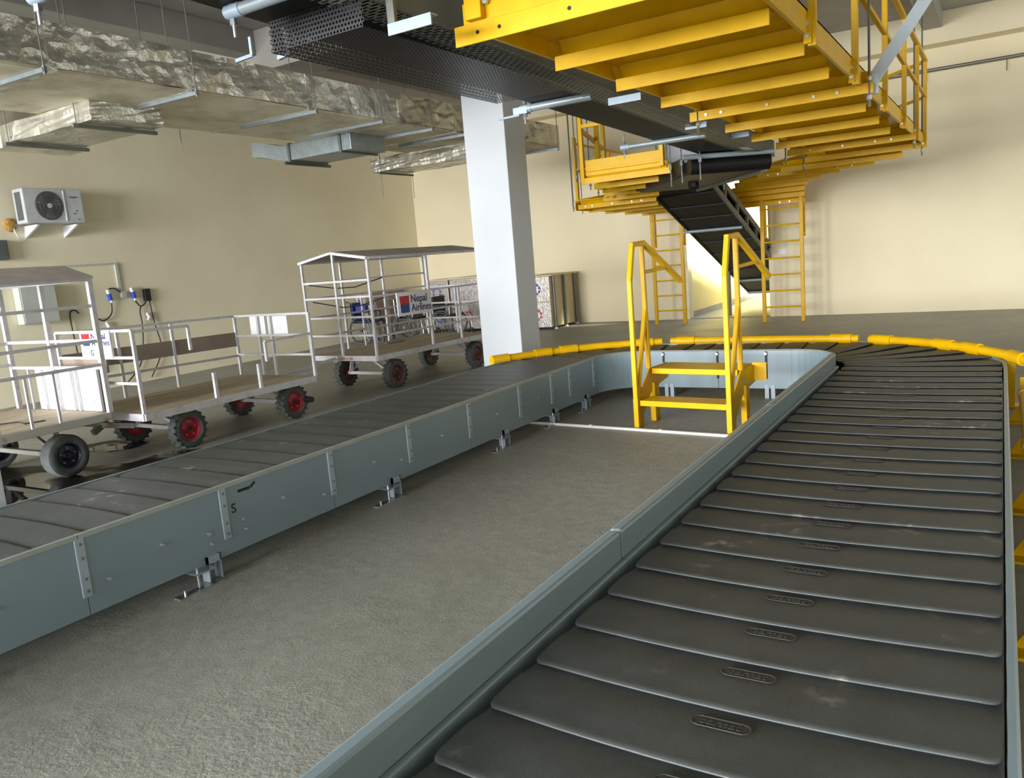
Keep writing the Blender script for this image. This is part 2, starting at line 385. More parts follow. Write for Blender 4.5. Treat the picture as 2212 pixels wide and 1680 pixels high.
def stamp_mesh():
    mb = MB(); n = 24; a, b, r = .078, .026, .026
    def oval(rx, ry, z):
        out = []
        for j in range(n):
            t = 2 * pi * j / n; out.append(((rx - ry) * (1 if cos(t) > 0 else -1) + ry * cos(t), ry * sin(t), z))
        return out
    rings = [oval(a, r, 0.), oval(a - .001, r - .001, .0016), oval(a - .004, r - .004, .0016), oval(a - .005, r - .005, .0002)]
    vs = sum(rings, []); fs = [(k * n + j, k * n + (j + 1) % n, (k + 1) * n + (j + 1) % n, (k + 1) * n + j) for k in range(3) for j in range(n)]
    fs.append(tuple(3 * n + j for j in range(n))); mb.add(vs, fs); return mb.mesh('oval_stamp', 'belt_dark')
sm = stamp_mesh()
lt = text_mesh('parnat', .042, 'letter', .0008, .25, True, 'CENTER')
k = 0
ZB = .402
while True:
    s = .26 * k; k += 1
    x, y, h = loop(s)
    if h > 4.5 and y < -1.2: break
    mt = Matrix.Translation((x + 2.45, y - 4.0, ZB)) @ Matrix.Rotation(h - pi / 2, 4, 'Z')
    p = part('belt_plate', pm, car, mt)
    if (h < 1.6 and 1.0 < y < 6.5):
        q = part('oval_stamp', sm, p, Matrix.Translation((0, .160, -.0026)) @ Matrix.Rotation(-.065, 4, 'X'))
        if h < 1.6:   # raised lettering belongs to the stamp: joined into its own mesh at once
            pass
# lettering joined into the stamp mesh (raised wordmark)
bmx = bmesh.new(); bmx.from_mesh(sm); nf = len(bmx.faces)
tmp = lt.copy(); tmp.transform(Matrix.Translation((-.004, -.011, .0010))); bmx.from_mesh(tmp)
bmx.faces.ensure_lookup_table()
for f in bmx.faces[nf:]: f.material_index = 1
bmx.to_mesh(sm); bmx.free(); sm.materials.clear(); sm.materials.append(M['belt_dark']); sm.materials.append(M['letter'])
# dark under-deck so that nothing shows between the plates
def arcpts(cx, cy, r, a0, a1, n=14): return [(cx + r * cos(a0 + (a1 - a0) * i / n), cy + r * sin(a0 + (a1 - a0) * i / n)) for i in range(n + 1)]
def looppts(off):   # offset from centre line, + outward
    r = RC + off
    return [(XR + off, -1.3)] + arcpts(XR - RC, YT, r, 0, pi / 2) + arcpts(XLt + RC, YT, r, pi / 2, pi) + [(XLt - off, -1.3)]
MB().sweep(looppts(0), [(-.57, .30), (.57, .30), (.57, .36), (-.57, .36)]).build('under_deck', 'black', car)
# outer trim and skirt
MB().sweep(looppts(.625), [(-.014, .26), (.014, .26), (.016, .395), (.008, .402), (-.010, .402)]).build('outer_trim', 'panel', car, smooth=False)
MB().sweep(looppts(.60), [(-.006, .12), (.006, .12), (.006, .30), (-.006, .30)]).build('outer_skirt', 'dark', car)
# inner side panels, in sections, with a coping lip
XPL, XPR, ZP0, ZP1 = -3.66, -1.275, .10, .485
def ipanel(pts, m='panel'):
    MB().sweep(pts, [(-.012, ZP0), (.012, ZP0), (.012, ZP1), (-.012, ZP1)]).build('side_panel', m, car)
    MB().sweep(pts, [(-.018, ZP1 - .010), (-.012, ZP1 - .004), (.012, ZP1 - .004), (.017, ZP1 + .002), (.010, ZP1 + .010), (-.012, ZP1 + .010)]).build('coping_lip', 'lip', car)
secs = [-1.3, .35, 1.94, 3.59, 5.17, 6.57, 7.55]
for a, b in zip(secs, secs[1:]): ipanel([(XPL, b - .002), (XPL, a + .002)])
RI = .46
ipanel([(XPL, YT + .002)] + arcpts(XPL + RI, YT, RI, pi, pi / 2, 12)[0:], 'panel')
ipanel([(XPL + RI + .002, YT + RI), (-2.47, YT + RI)], 'panel'); ipanel([(-2.466, YT + RI), (XPR - RI - .002, YT + RI)], 'panel')
ipanel(arcpts(XPR - RI, YT, RI, pi / 2, 0, 12) + [(XPR, YT + .002)], 'panel')
# right-hand inner wall: a deeper box section with rounded top
for a, b in zip([-1.3, .2, 2.73, 5.2, 7.55], [.2, 2.73, 5.2, 7.55]):
    MB().box(XPR - .03, XPR + .022, a + .0015, b - .0015, ZP0, ZP1 + .03).build('side_panel', 'panel', car, bevel=.012)
    MB().box(XPR + .022, XPR + .045, a, b, .33, .402).build('wear_strip', 'panel', car, bevel=.006)
# splice straps
for y in [.35, 1.16, 1.94, 2.75, 3.59, 4.39, 5.17, 5.97, 6.57, 6.95, 7.5]:
    st = MB().box(XPL + .012, XPL + .022, y - .024, y + .024, .19, ZP1 - .01).build('splice_strap', 'strap', car, bevel=.004)
    b = MB()
    for z in (.45, .38, .28, .22): b.tube((XPL + .022, y, z), (XPL + .030, y, z), .007, 6)
    tag(b.build('bolt', 'dark', st), kind='stuff')
b = MB()
for y in [.75, 1.55, 2.35, 3.17, 3.99, 4.78, 5.57, 6.3]: b.tube((XPL + .012, y, .30), (XPL + .034, y, .30), .009, 8)
for y, z in ((2.63, .26), (2.64, .2), (2.86, .27), (2.87, .21), (2.05, .24), (4.28, .24), (3.5, .22)): b.tube((XPL + .012, y, z), (XPL + .034, y, z), .008, 8)
b.build('panel_bolt', 'bolt', car)['kind'] = 'stuff'
for x in (-3.05, -2.47, -1.98):
    st = MB().box(x - .009, x + .009, YT + RI - .024, YT + RI - .012, .2, ZP1 - .01).build('splice_strap', 'black', car)
    b = MB(); b.tube((x, YT + RI - .024, .455), (x, YT + RI - .04, .455), .014, 8).tube((x, YT + RI - .024, .36), (x, YT + RI - .034, .36), .009, 8); tag(b.build('bolt', 'bolt', st), kind='stuff')
# marker scribble on the panel beside the third strap
mk = MB()
for i in range(7): y = 2.86 + i * .012; mk.bar((XPL + .013, y, .428 + .004 * (i % 2)), (XPL + .013, y + .012, .428 + .004 * ((i + 1) % 2)), .002, .016)
mk.bar((XPL + .013, 2.95, .43), (XPL + .013, 2.985, .452), .002, .014)
mk.build('marker_scribble', 'marker', car)
o = part('marker_scribble', text_mesh('S', .075, 'marker', .0006, 0, True), car, frame(Vector((XPL + .013 + 2.45, 2.80 - 4.0, .32)), (0, 1, 0), (0, 0, 1)))
# legs with levelling feet
def leg(x, y, dx):
    g = MB().box(x - .03, x + .03, y + .07, y + .076, .0, .14).box(x - .03, x + .03, y + .15, y + .156, 0, .14).box(x - .03, x + .03, y + .07, y + .156, .10, .14)
    l = g.build('support_leg', 'strap', car)
    MB().tube((x + dx * .06, y - .02, .012), (x + dx * .06, y - .02, .12), .008, 8).box(x - .02, x + dx * .09 if dx > 0 else x + .02, y - .05, y + .07, .09, .10).build('levelling_bolt', 'zinc', l)
    MB().box(x + dx * .06 - .025, x + dx * .06 + .025, y - .16, y + .12, 0, .008).tube((x + dx * .06, y - .11, 0), (x + dx * .06, y - .11, .035), .007, 6).build('foot_plate', 'zinc', l)
for y in [1.0, 2.52, 4.08, 5.58, 6.5, 7.2]: leg(XPL, y, 1)
for y in [1.2, 2.8, 4.4, 6.0, 7.2]: leg(XPR - .03, y, -1)
for x in (-3.0, -1.95):
    g = MB().box(x - .05, x - .01, YT + RI - .02, YT + RI + .03, 0, .14).box(x + .01, x + .05, YT + RI - .02, YT + RI + .03, 0, .14); g.build('support_leg', 'strap', car)
# floor conduit strip
o = MB().bar((-3.95, 6.52, .012), (-1.6, 6.315, .012), .03, .022).tube((-3.2, 6.455, .02), (-3.2, 6.455, .03), .015, 8).tube((-2.5, 6.39, .02), (-2.5, 6.39, .03), .015, 8).build('floor_conduit', 'conduit')
tag(o, 'thin white cable conduit on the floor in front of the yellow steps', 'conduit')

# ------------------------------------------------------------------ bumper rails
def smoothpts(P, n=6):
    P = [Vector(p) for p in P]; out = []
    for i in range(len(P) - 1):
        p0 = P[max(i - 1, 0)]; p1 = P[i]; p2 = P[i + 1]; p3 = P[min(i + 2, len(P) - 1)]
        for j in range(n):
            t = j / n; out.append(.5 * ((2 * p1) + (p2 - p0) * t + (2 * p0 - 5 * p1 + 4 * p2 - p3) * t * t + (3 * p1 - p0 - 3 * p2 + p3) * t ** 3))
    out.append(P[-1]); return out
def bumper(root, P, r=.043, sleeves=(), posts=()):
    pts = smoothpts(P)
    pipe = MB().path(pts, r, 14).build('pipe', 'yellow_pvc', root, smooth=True, autosmooth=40)
    for t in sleeves:
        i = min(int(t * (len(pts) - 1)), len(pts) - 2); a = pts[i]; d = (pts[i + 1] - pts[i]).normalized()
        MB().tube(a - d * .11, a + d * .11, r + .013, 14).build('pipe_sleeve', 'yellow_pvc', root, smooth=True, autosmooth=40)
    for t in posts:
        i = min(int(t * (len(pts) - 1)), len(pts) - 2); a = pts[i]; d = (pts[i + 1] - pts[i]).normalized(); nn = Vector((d.y, -d.x, 0))
        q = MB().box(a.x - .03, a.x + .03, a.y - .03, a.y + .03, .01, a.z - .03).build('post', 'yellow', root)
        MB().box(a.x - .07, a.x + .07, a.y - .09, a.y + .09, 0, .012).build('base_plate', 'yellow', q)
ZR = .43
br = empty('bumper_rail', (-4.2, 8.95, 0), 'curved yellow pipe bumper around the far left carousel bend, beside the column', 'bumper')
bumper(br, [(-5.02, 7.86, ZR), (-4.72, 8.36, ZR), (-4.26, 8.90, ZR), (-3.55, 9.28, ZR)], sleeves=(.03, .35, .55, .92), posts=(.2, .8))
br = empty('bumper_rail', (-2.3, 9.3, 0), 'straight yellow pipe bumper behind the far end of the carousel', 'bumper')
bumper(br, [(-3.44, 9.31, ZR), (-2.7, 9.31, ZR), (-2.0, 9.3, ZR), (-1.30, 9.24, ZR)], sleeves=(.13, .9), posts=(.1, .6))
br = empty('bumper_rail', (-.4, 8.7, 0), 'curved yellow pipe bumper around the far right carousel bend', 'bumper')
bumper(br, [(-1.18, 9.16, ZR), (-.72, 8.92, ZR), (-.34, 8.54, ZR), (0.0, 8.06, ZR), (.21, 7.62, ZR)], sleeves=(.1, .45, .62, .9), posts=(.85,))
br = empty('bumper_rail', (.16, 5.2, 0), 'yellow pipe bumper with gusseted posts along the right edge of the belt', 'bumper')
MB().tube((.165, 7.05, .29), (.165, 2.0, .29), .04, 14).build('pipe', 'yellow_pvc', br, smooth=True, autosmooth=40)
for y in (6.9, 5.3, 4.3, 3.2): MB().tube((.165, y - .06, .29), (.165, y + .06, .29), .049, 14).build('pipe_sleeve', 'yellow_pvc', br, smooth=True, autosmooth=40)
for y in (7.25, 6.2, 5.0, 4.27, 3.3):
    q = MB().box(.14, .24, y - .008, y + .008, .0, .36 if y > 7 else .27).build('post', 'yellow', br)
    MB().poly_prism([(.06, y - .004, .012), (.15, y - .004, .012), (.15, y - .004, .16)], (0, 1, 0), .008).build('gusset', 'yellow', q)
    MB().box(.05, .26, y - .09, y + .05, 0, .012).build('base_plate', 'yellow', q)

# ------------------------------------------------------------------ yellow steps in the island
stp = empty('step_ladder', (-2.3, 6.9, 0), 'yellow two-step platform with handrails inside the carousel loop', 'steps')
ex = Vector((.99, -.10, 0)); ey = Vector((.10, .99, 0)); o0 = Vector((-2.76, 6.55, 0))
def sp(u, v, z): return o0 + ex * u + ey * v + Vector((0, 0, z))
WS = .87
def treadbox(v0, v1, z, name):
    g = MB(); p = [sp(.03, v0, z - .05), sp(WS - .03, v0, z - .05), sp(WS - .03, v1, z - .05), sp(.03, v1, z - .05), sp(.03, v0, z), sp(WS - .03, v0, z), sp(WS - .03, v1, z), sp(.03, v1, z)]
    g.hexa(p).build(name, 'yellow', stp, bevel=.005)
treadbox(-.02, .22, .25, 'tread'); treadbox(.24, .62, .50, 'tread')
for u in (0, WS):
    prof = [(0, 0), (.09, 0), (.09, .10), (.28, .30), (.62, .36), (.62, .5), (.24, .5), (.0, .25)]
    g = MB(); g.poly_prism([sp(u - .006, v, z) for v, z in prof], ex, .012); g.build('side_plate', 'yellow', stp)
    MB().bar(sp(u, .30, 0), sp(u, .30, .36), .05, .04).bar(sp(u, .40, 0), sp(u, .40, .36), .015, .04).build('rear_leg', 'yellow', stp, bevel=.004)
    MB().bar(sp(u, -.03, 0), sp(u, -.03, .27), .045, .045).build('front_leg', 'yellow', stp, bevel=.004)
    hr = MB().bar(sp(u, -.03, .25), sp(u, -.03, 1.32), .042, .042).bar(sp(u, -.03, 1.31), sp(u, .05, 1.62), .042, .042).bar(sp(u, .03, 1.62), sp(u, .26, 1.63), .042, .042).bar(sp(u, .24, 1.635), sp(u, 1.0, 1.24), .045, .045)
    h = hr.build('handrail', 'yellow', stp, bevel=.006)
    MB().bar(sp(u, .24, .5), sp(u, .22, 1.62), .04, .04).bar(sp(u, .25, 1.37), sp(u, .74, 1.39), .03, .03).bar(sp(u, -.02, .22), sp(u, .23, 1.05), .036, .036).build('rail_post', 'yellow', h, bevel=.005)
MB().bar(sp(WS + .05, .55, .36), sp(WS + .05, .55, .52), .12, .012).build('side_bracket', 'yellow', stp)

# ------------------------------------------------------------------ ladders at the back wall
def ladder(x0, x1, y, top, lab):
    l = empty('wall_ladder', ((x0 + x1) / 2, y, 0), lab, 'ladder', 'yellow ladders up to the walkway')
    for x in (x0, x1):
        r = MB().bar((x, y, 0), (x, y, top), .065, .06).build('stile', 'yellow', l, bevel=.006)
        MB().bar((x + .03, y + .10, 1.55), (x + .03, y + .10, top), .03, .03).bar((x, y, 1.6), (x + .03, y + .1, 1.6), .03, .03).build('guard_bar', 'yellow', l)
    z = .28
    while z < top - .1: MB().tube((x0, y, z), (x1, y, z), .015, 8).build('rung', 'yellow', l); z += .30
ladder(-5.98, -5.38, 15.42, 2.25, 'yellow wall ladder left of the black inclined conveyor')
ladder(-3.80, -3.10, 15.35, 2.35, 'yellow wall ladder right of the black inclined conveyor')

# ------------------------------------------------------------------ right overhead walkway
wk = empty('overhead_walkway', (-1.6, 9.0, 2.6), 'yellow steel walkway hanging along the right of the black conveyor', 'walkway')
def joist(root, y, x0, x1, z=2.6, holes=0, back=.09):
    j = MB().box(x0, x1, y - .006, y + .006, z, z + .078).box(x0, x1, y, y + .09, z + .068, z + .078).hexa([(x0 + .02, y + .085, z + .07), (x1 - .02, y + .085, z + .07), (x1 - .02, y + .094, z + .07), (x0 + .02, y + .094, z + .07), (x0 + .02, y + .02, z + .165), (x1 - .02, y + .02, z + .165), (x1 - .02, y + .03, z + .165), (x0 + .02, y + .03, z + .165)]).build('joist', 'yellow', root, bevel=.003)
    if holes:
        b = MB()
        for t in (.10, .19, .45, .70, .82):
            x = x0 + (x1 - x0) * t; b.tube((x, y - .006, z + .04), (x, y - .018, z + .04), .013, 8)
        tag(b.build('bolt', 'bolt', j), kind='stuff')
    return j
JS = [(4.18, -2.14, -.97, 0), (5.04, -2.15, -.98, 0), (5.93, -2.18, -1.0, 0), (6.85, -2.27, -.84, 1), (7.88, -2.27, -1.03, 0), (8.95, -2.3, -1.05, 0), (10.05, -2.3, -1.07, 0), (11.1, -2.4, -.9, 1), (12.5, -2.46, -.92, 0)]
for (y, a, b_, h) in JS: joist(wk, y, a, b_, 2.6, h)
for (y, a, b_, z, h) in [(13.2, -2.95, -1.24, 2.555, 0), (13.7, -3.45, -1.68, 2.535, 1), (14.2, -3.85, -2.26, 2.52, 0), (14.5, -4.0, -2.6, 2.48, 0), (14.75, -4.15, -2.85, 2.42, 0), (14.98, -4.3, -2.95, 2.34, 0), (15.18, -4.42, -3.0, 2.25, 0)]:
    joist(wk, y, a, b_, z, h)
# deck sheets above the joists
ds = [3.36, 4.6, 5.5, 6.4, 7.4, 8.4, 9.5, 10.6, 11.8, 12.6]
for a, b_ in zip(ds, ds[1:]): MB().box(-2.18, -.98, a + .002, b_ - .002, 2.765, 2.78).build('deck_sheet', 'yellow', wk)
MB().poly_prism([(-2.3, 12.61, 2.765), (-.98, 12.61, 2.765), (-3.0, 15.32, 2.765), (-4.5, 15.32, 2.765)], (0, 0, 1), .015).build('deck_sheet', 'yellow', wk)
joist(wk, 15.38, -4.5, -3.04, 2.15, 1)
# front fascia, toe board
f = MB().box(-2.23, -.93, 3.334, 3.346, 2.6, 2.69).build('front_beam', 'yellow', wk, bevel=.003)
MB().box(-2.17, -.93, 3.352, 3.362, 2.685, 2.95).build('toe_board', 'yellow', wk)
b = MB()
for x in (-2.10, -1.98, -1.62, -1.2): b.tube((x, 3.334, 2.645), (x, 3.331, 2.645), .009, 10)
tag(b.build('bolt_hole', 'black', f), kind='stuff')
q = MB().box(-2.15, -2.06, 3.31, 3.352, 2.70, 3.6).build('post', 'yellow', wk, bevel=.004)
MB().tube((-2.045, 3.345, 2.77), (-2.045, 3.325, 2.77), .014, 8).tube((-2.045, 3.345, 2.84), (-2.045, 3.325, 2.84), .014, 8).build('bolt', 'bolt', q)['kind'] = 'stuff'
# long edge channels
MB().box(-.945, -.925, 3.36, 12.6, 2.66, 2.80).box(-1.0, -.925, 3.36, 12.6, 2.79, 2.80).build('edge_channel', 'yellow', wk)
MB().box(-2.19, -2.17, 3.36, 12.6, 2.68, 2.79).build('edge_channel', 'yellow', wk)
MB().bar((-.935, 12.6, 2.73), (-3.0, 15.32, 2.7), .02, .14).build('edge_channel', 'yellow', wk)
for y in (4.88, 6.41, 8.14, 9.79, 11.3, 12.5):
    p = MB().bar((-.905, y, 2.61), (-.905, y, 3.75), .045, .045).build('post', 'yellow', wk, bevel=.004)
    MB().tube((-.925, y - .04, 2.66), (-.925, y - .06, 2.66), .014, 8).tube((-.925, y - .04, 2.72), (-.925, y - .06, 2.72), .014, 8).build('bolt', 'bolt', p)['kind'] = 'stuff'
    MB().box(-.945, -.905, y - .045, y - .02, 2.62, 2.76).build('bolt_plate', 'yellow', p)
MB().bar((-.905, 3.4, 3.27), (-.905, 12.6, 3.27), .035, .035).build('mid_rail', 'yellow', wk)
MB().bar((-.905, 3.4, 3.73), (-.905, 12.6, 3.73), .045, .045).build('top_rail', 'yellow', wk)
MB().bar((-.905, 12.6, 3.27), (-2.98, 15.3, 3.2), .035, .035).bar((-.905, 12.6, 3.73), (-2.98, 15.3, 3.7), .04, .04).bar((-2.98, 15.3, 2.6), (-2.98, 15.3, 3.7), .045, .045).build('end_rail', 'yellow', wk)
for (x, y) in [(-.87, 6.85), (-.92, 11.12), (-.94, 12.5), (-2.42, 11.1), (-2.48, 12.52), (-2.2, 6.85)]:
    r = MB().tube((x, y, 2.50), (x, y, 5.05 if x > -2 else 3.4), .010, 6).build('hanger_rod', 'rod', wk)
    MB().tube((x, y, 2.555), (x, y, 2.585), .020, 6).tube((x, y, 2.69), (x, y, 2.72), .020, 6).build('nut', 'bolt', r)
# pale diagonal brace
MB().bar((-.86, 6.95, 2.70), (-.40, 7.1, 3.4), .09, .02, (0, 1, 0)).bar((-.40, 7.1, 3.4), (.65, 7.1, 5.05), .09, .02, (0, 1, 0)).box(-.89, -.82, 6.90, 6.98, 2.6, 2.74).build('diagonal_brace', 'pale', wk)

# ------------------------------------------------------------------ left overhead walkway
wl = empty('overhead_walkway', (-4.7, 12, 2.4), 'yellow steel walkway left of the black conveyor, above the left ladder', 'walkway')
for (y, a, b_, z, h) in [(9.9, -4.80, -3.55, 2.475, 0), (10.5, -4.9, -3.45, 2.44, 0), (11.1, -5.05, -3.9, 2.42, 0), (11.6, -5.25, -4.3, 2.40, 0), (12.1, -5.5, -4.55, 2.36, 0), (12.5, -6.15, -4.75, 2.30, 1), (13.1, -6.25, -4.95, 2.26, 0), (13.8, -6.25, -5.05, 2.24, 0), (14.6, -6.2, -5.1, 2.22, 0), (15.35, -6.15, -5.1, 2.2, 0)]:
    joist(wl, y, a, b_, z, h)
MB().poly_prism([(-4.78, 9.92, 2.665), (-3.65, 9.92, 2.665), (-4.5, 12.0, 2.665), (-5.4, 12.0, 2.665)], (0, 0, 1), .015).build('deck_sheet', 'yellow', wl)
MB().box(-6.2, -5.08, 12.45, 15.4, 2.44, 2.455).build('deck_sheet', 'yellow', wl)
MB().poly_prism([(-5.4, 12.0, 2.46), (-4.5, 12.0, 2.46), (-5.0, 12.45, 2.46), (-6.1, 12.45, 2.46)], (0, 0, 1), .012).build('deck_sheet', 'yellow', wl)
MB().box(-4.74, -3.66, 9.93, 9.94, 2.58, 2.78).build('toe_board', 'yellow', wl)
MB().bar((-3.64, 9.95, 2.68), (-4.5, 12.0, 2.66), .012, .2).build('toe_board', 'yellow', wl)
MB().bar((-6.2, 12.5, 2.36), (-6.2, 15.4, 2.34), .015, .14).build('edge_channel', 'yellow', wl)
for (x, y, z0, z1) in [(-4.78, 9.92, 2.5, 3.75), (-3.67, 9.92, 2.58, 3.3), (-5.0, 10.9, 2.46, 3.75), (-5.35, 11.9, 2.4, 3.7), (-6.2, 12.6, 2.3, 3.5), (-6.2, 14.0, 2.3, 3.4), (-6.2, 15.3, 2.3, 3.4)]:
    MB().bar((x, y, z0), (x, y, z1), .055, .055).build('post', 'yellow', wl, bevel=.005)
MB().bar((-4.78, 9.92, 3.22), (-3.9, 9.92, 3.22), .045, .045).build('mid_rail', 'yellow', wl)
MB().bar((-4.78, 9.92, 3.18), (-5.35, 11.9, 3.15), .04, .05).build('mid_rail', 'yellow', wl)
MB().bar((-5.35, 11.9, 3.66), (-4.78, 9.92, 3.72), .05, .05).build('top_rail', 'yellow', wl)
MB().bar((-6.2, 12.6, 2.95), (-6.2, 15.3, 2.9), .035, .035).bar((-6.2, 12.6, 3.4), (-6.2, 15.3, 3.36), .04, .04).bar((-5.35, 11.9, 3.1), (-6.2, 12.6, 2.95), .035, .035).build('side_rail', 'yellow', wl)
MB().bar((-6.2, 15.3, 2.9), (-5.2, 15.3, 2.85), .03, .03).build('side_rail', 'yellow', wl)
for (x, y, z) in [(-4.87, 9.9, 2.52), (-5.3, 11.5, 2.4), (-6.2, 12.42, 2.27), (-6.1, 12.2, 2.32), (-6.27, 12.9, 2.25), (-3.6, 9.9, 2.55), (-5.0, 10.6, 2.45), (-4.6, 12.2, 2.35)]:
    r = MB().tube((x, y, z), (x, y, 5.05 if x < -4.4 else 3.2), .008, 6).build('hanger_rod', 'rod', wl)
    MB().tube((x, y, z + .05), (x, y, z + .08), .018, 6).build('nut', 'bolt', r)

# ------------------------------------------------------------------ overhead conveyor
cv = empty('overhead_conveyor', (-2.7, 4.0, 2.76), 'long black overhead belt conveyor with slotted side channel', 'conveyor')
def tilt(p): return Vector((p.x, p.y, p.z - .03 * (p.y - 3.4)))
Y0, Y1 = -1.5, 10.4
# slotted flange strip underneath the right-hand channel, real slots
nv = int((Y1 - Y0) / .030)
fl = perforated((-2.60, Y0, 2.76), (1, 0, 0), (0, 1, 0), 3, nv, .066, .030, .022, .007, 4, True); fl.warp(tilt); fl.build('slotted_flange', 'flange', cv)
MB().box(-2.41, -2.40, Y0, Y1, 2.76, 2.95).box(-2.44, -2.40, Y0, Y1, 2.94, 2.95).warp(tilt).build('side_channel', 'dark', cv)
MB().box(-3.06, -3.05, Y0, Y1, 2.80, 2.99).warp(tilt).build('side_channel', 'black', cv)
MB().box(-3.05, -2.60, Y0, Y1, 2.795, 2.81).warp(tilt).build('return_belt', 'black', cv)
MB().box(-3.05, -2.42, Y0, Y1, 2.93, 2.95).warp(tilt).build('carry_belt', 'black', cv)
MB().box(-3.12, -3.09, Y0, Y1, 3.0, 3.25).warp(tilt).build('side_guard', 'black', cv)
MB().box(-2.40, -2.37, Y0, Y1, 3.0, 3.2).warp(tilt).build('side_guard', 'black', cv)
# black mesh guard trays hanging below: one ahead of us, one just above the frame
def guard(y0, y1, z0, z1, xl, xr):
    p = .020
    nx = int((xr - xl) / p); ny = int((y1 - y0) / p); nz = int((z1 - z0) / p)
    g = cv
    perforated((xl, y0, z0), (1, 0, 0), (0, 0, 1), nx, nz, p, p, .0066, .0066, 6).build('mesh_guard', 'mesh', g)
    perforated((xl, y0, z0), (1, 0, 0), (0, 1, 0), nx, ny, p, p, .0066, .0066, 6).build('mesh_guard', 'mesh', g)
    perforated((xl, y0, z0), (0, 1, 0), (0, 0, 1), ny, nz, p, p, .0066, .0066, 6).build('mesh_guard', 'mesh', g)
guard(2.9, 4.95, 2.655, 2.80, -3.0, -2.42)
# support tubes with clamps, hanging rods
for (y, xl, xr) in [(2.02, -3.42, -2.5), (2.66, -3.0, -2.5), (5.52, -3.15, -2.55), (8.0, -3.4, -2.5)]:
    z = 2.745 - .03 * (y - 3.4) + .02
    t = MB().tube((xl, y, z), (xr, y, z), .028, 14).build('support_tube', 'roller', cv, smooth=True, autosmooth=40)
    MB().tube((xl + .005, y, z), (xl + .10, y, z), .031, 14).build('tube_clamp', 'bluesteel', t, smooth=True, autosmooth=40)
    MB().tube((xl + .035, y, z - .11), (xl + .035, y, 5.05), .008, 8).tube((xl + .035, y, z - .06), (xl + .035, y, z - .03), .018, 6).tube((xl + .035, y, z + .03), (xl + .035, y, z + .06), .018, 6).build('hanger_rod', 'zinc', t)
MB().bar((-3.35, 5.52, 2.66), (-3.15, 5.5, 2.66), .015).build('tube_bracket', 'bluesteel', cv)
MB().bar((-3.2, 5.52, 2.69), (-3.08, 5.52, 2.69), .06, .05).build('tube_bracket', 'bluesteel', cv)
for (y, a, b_) in [(3.0, -2.36, -2.12), (5.56, -2.44, -2.19), (7.4, -2.5, -2.3), (8.54, -2.42, -2.22)]:
    MB().box(a, b_, y - .004, y + .004, 2.62, 2.67).box(a, b_, y, y + .05, 2.664, 2.67).build('angle_bracket', 'bluesteel', cv)
MB().box(-2.36, -2.32, 3.0, 3.02, 2.66, 3.3).build('guard_post', 'dark', cv)
MB().bar((-3.06, 3.0, 2.66), (-2.97, 3.0, 2.67), .02).build('tube_bracket', 'bluesteel', cv)
MB().bar((-3.05, 2.72, 2.60), (-2.98, 2.76, 2.62), .015).bar((-2.98, 2.76, 2.62), (-2.98, 2.76, 2.70), .015).build('tube_bracket', 'bluesteel', cv)
cd_ = MB().path([(-2.45, 3.35, 3.0), (-2.45, 3.2, 2.9), (-2.42, 3.05, 2.86), (-2.40, 2.92, 2.87)], .02, 10)
for i in range(14): cd_.tube((-2.45 + .003 * i, 3.3 - .027 * i, 2.96 - .006 * i), (-2.45 + .003 * i, 3.29 - .027 * i, 2.955 - .006 * i), .024, 10)
cd_.build('ribbed_conduit', 'black', cv)

# ------------------------------------------------------------------ merging conveyor (turns left) and inclined conveyor (down through the wall)
mc = empty('merge_conveyor', (-3.4, 10.8, 2.4), 'short black conveyor angled left below the end of the overhead conveyor', 'conveyor')
A = Vector((-2.72, 9.65, 0)); B = Vector((-4.35, 11.95, 0)); d = (B - A).normalized(); nr = Vector((d.y, -d.x, 0)); hw = .48
def mp(t, u, z): return A + (B - A) * t + nr * u + Vector((0, 0, z))
def mbox(t0, t1, u0, u1, z0, z1): return MB().hexa([mp(t0, u0, z0), mp(t0, u1, z0), mp(t1, u1, z0), mp(t1, u0, z0), mp(t0, u0, z1), mp(t0, u1, z1), mp(t1, u1, z1), mp(t1, u0, z1)])
mbox(.06, 1, -hw, hw, 2.40, 2.55).build('belt_body', 'black', mc, bevel=.04)
MB().tube(mp(.03, -hw, 2.48), mp(.03, hw, 2.48), .10, 24).build('end_pulley', 'black', mc, smooth=True, autosmooth=40)
MB().tube(mp(-.03, -hw - .12, 2.57), mp(-.03, hw, 2.57), .03, 14).build('support_tube', 'roller', mc, smooth=True, autosmooth=40)
mbox(.12, 1.05, hw, hw + .03, 2.36, 2.52).build('side_channel', 'dark', mc)
mbox(.08, .16, hw + .0, hw + .05, 2.38, 2.58).build('channel_bracket', 'bluesteel', mc)
mbox(.1, 1, -hw - .03, -hw, 2.42, 2.6).build('side_channel', 'black', mc)
MB().tube(mp(.55, -.05, 2.36), mp(.55, .07, 2.36), .05, 12).tube(mp(.52, -.02, 2.34), mp(.52, -.02, 2.46), .04, 10).build('drive_motor', 'black', mc)
for t, u in ((.2, -hw - .09), (.02, -hw - .1), (.7, hw + .1), (-.06, -hw + .05)):
    MB().tube(mp(t, u, 2.30), mp(t, u, 3.4), .008, 6).tube(mp(t, u, 2.5), mp(t, u, 2.56), .02, 8).build('hanger_rod', 'zinc', mc)
# grey hopper hood beside it
hd = MB().poly_prism([(-4.3, 11.6, 2.70), (-3.75, 11.6, 2.70), (-3.75, 11.6, 3.22), (-4.05, 11.6, 3.22), (-4.3, 11.6, 2.98)], (0, 1, 0), .6).build('side_hood', 'meter', mc)

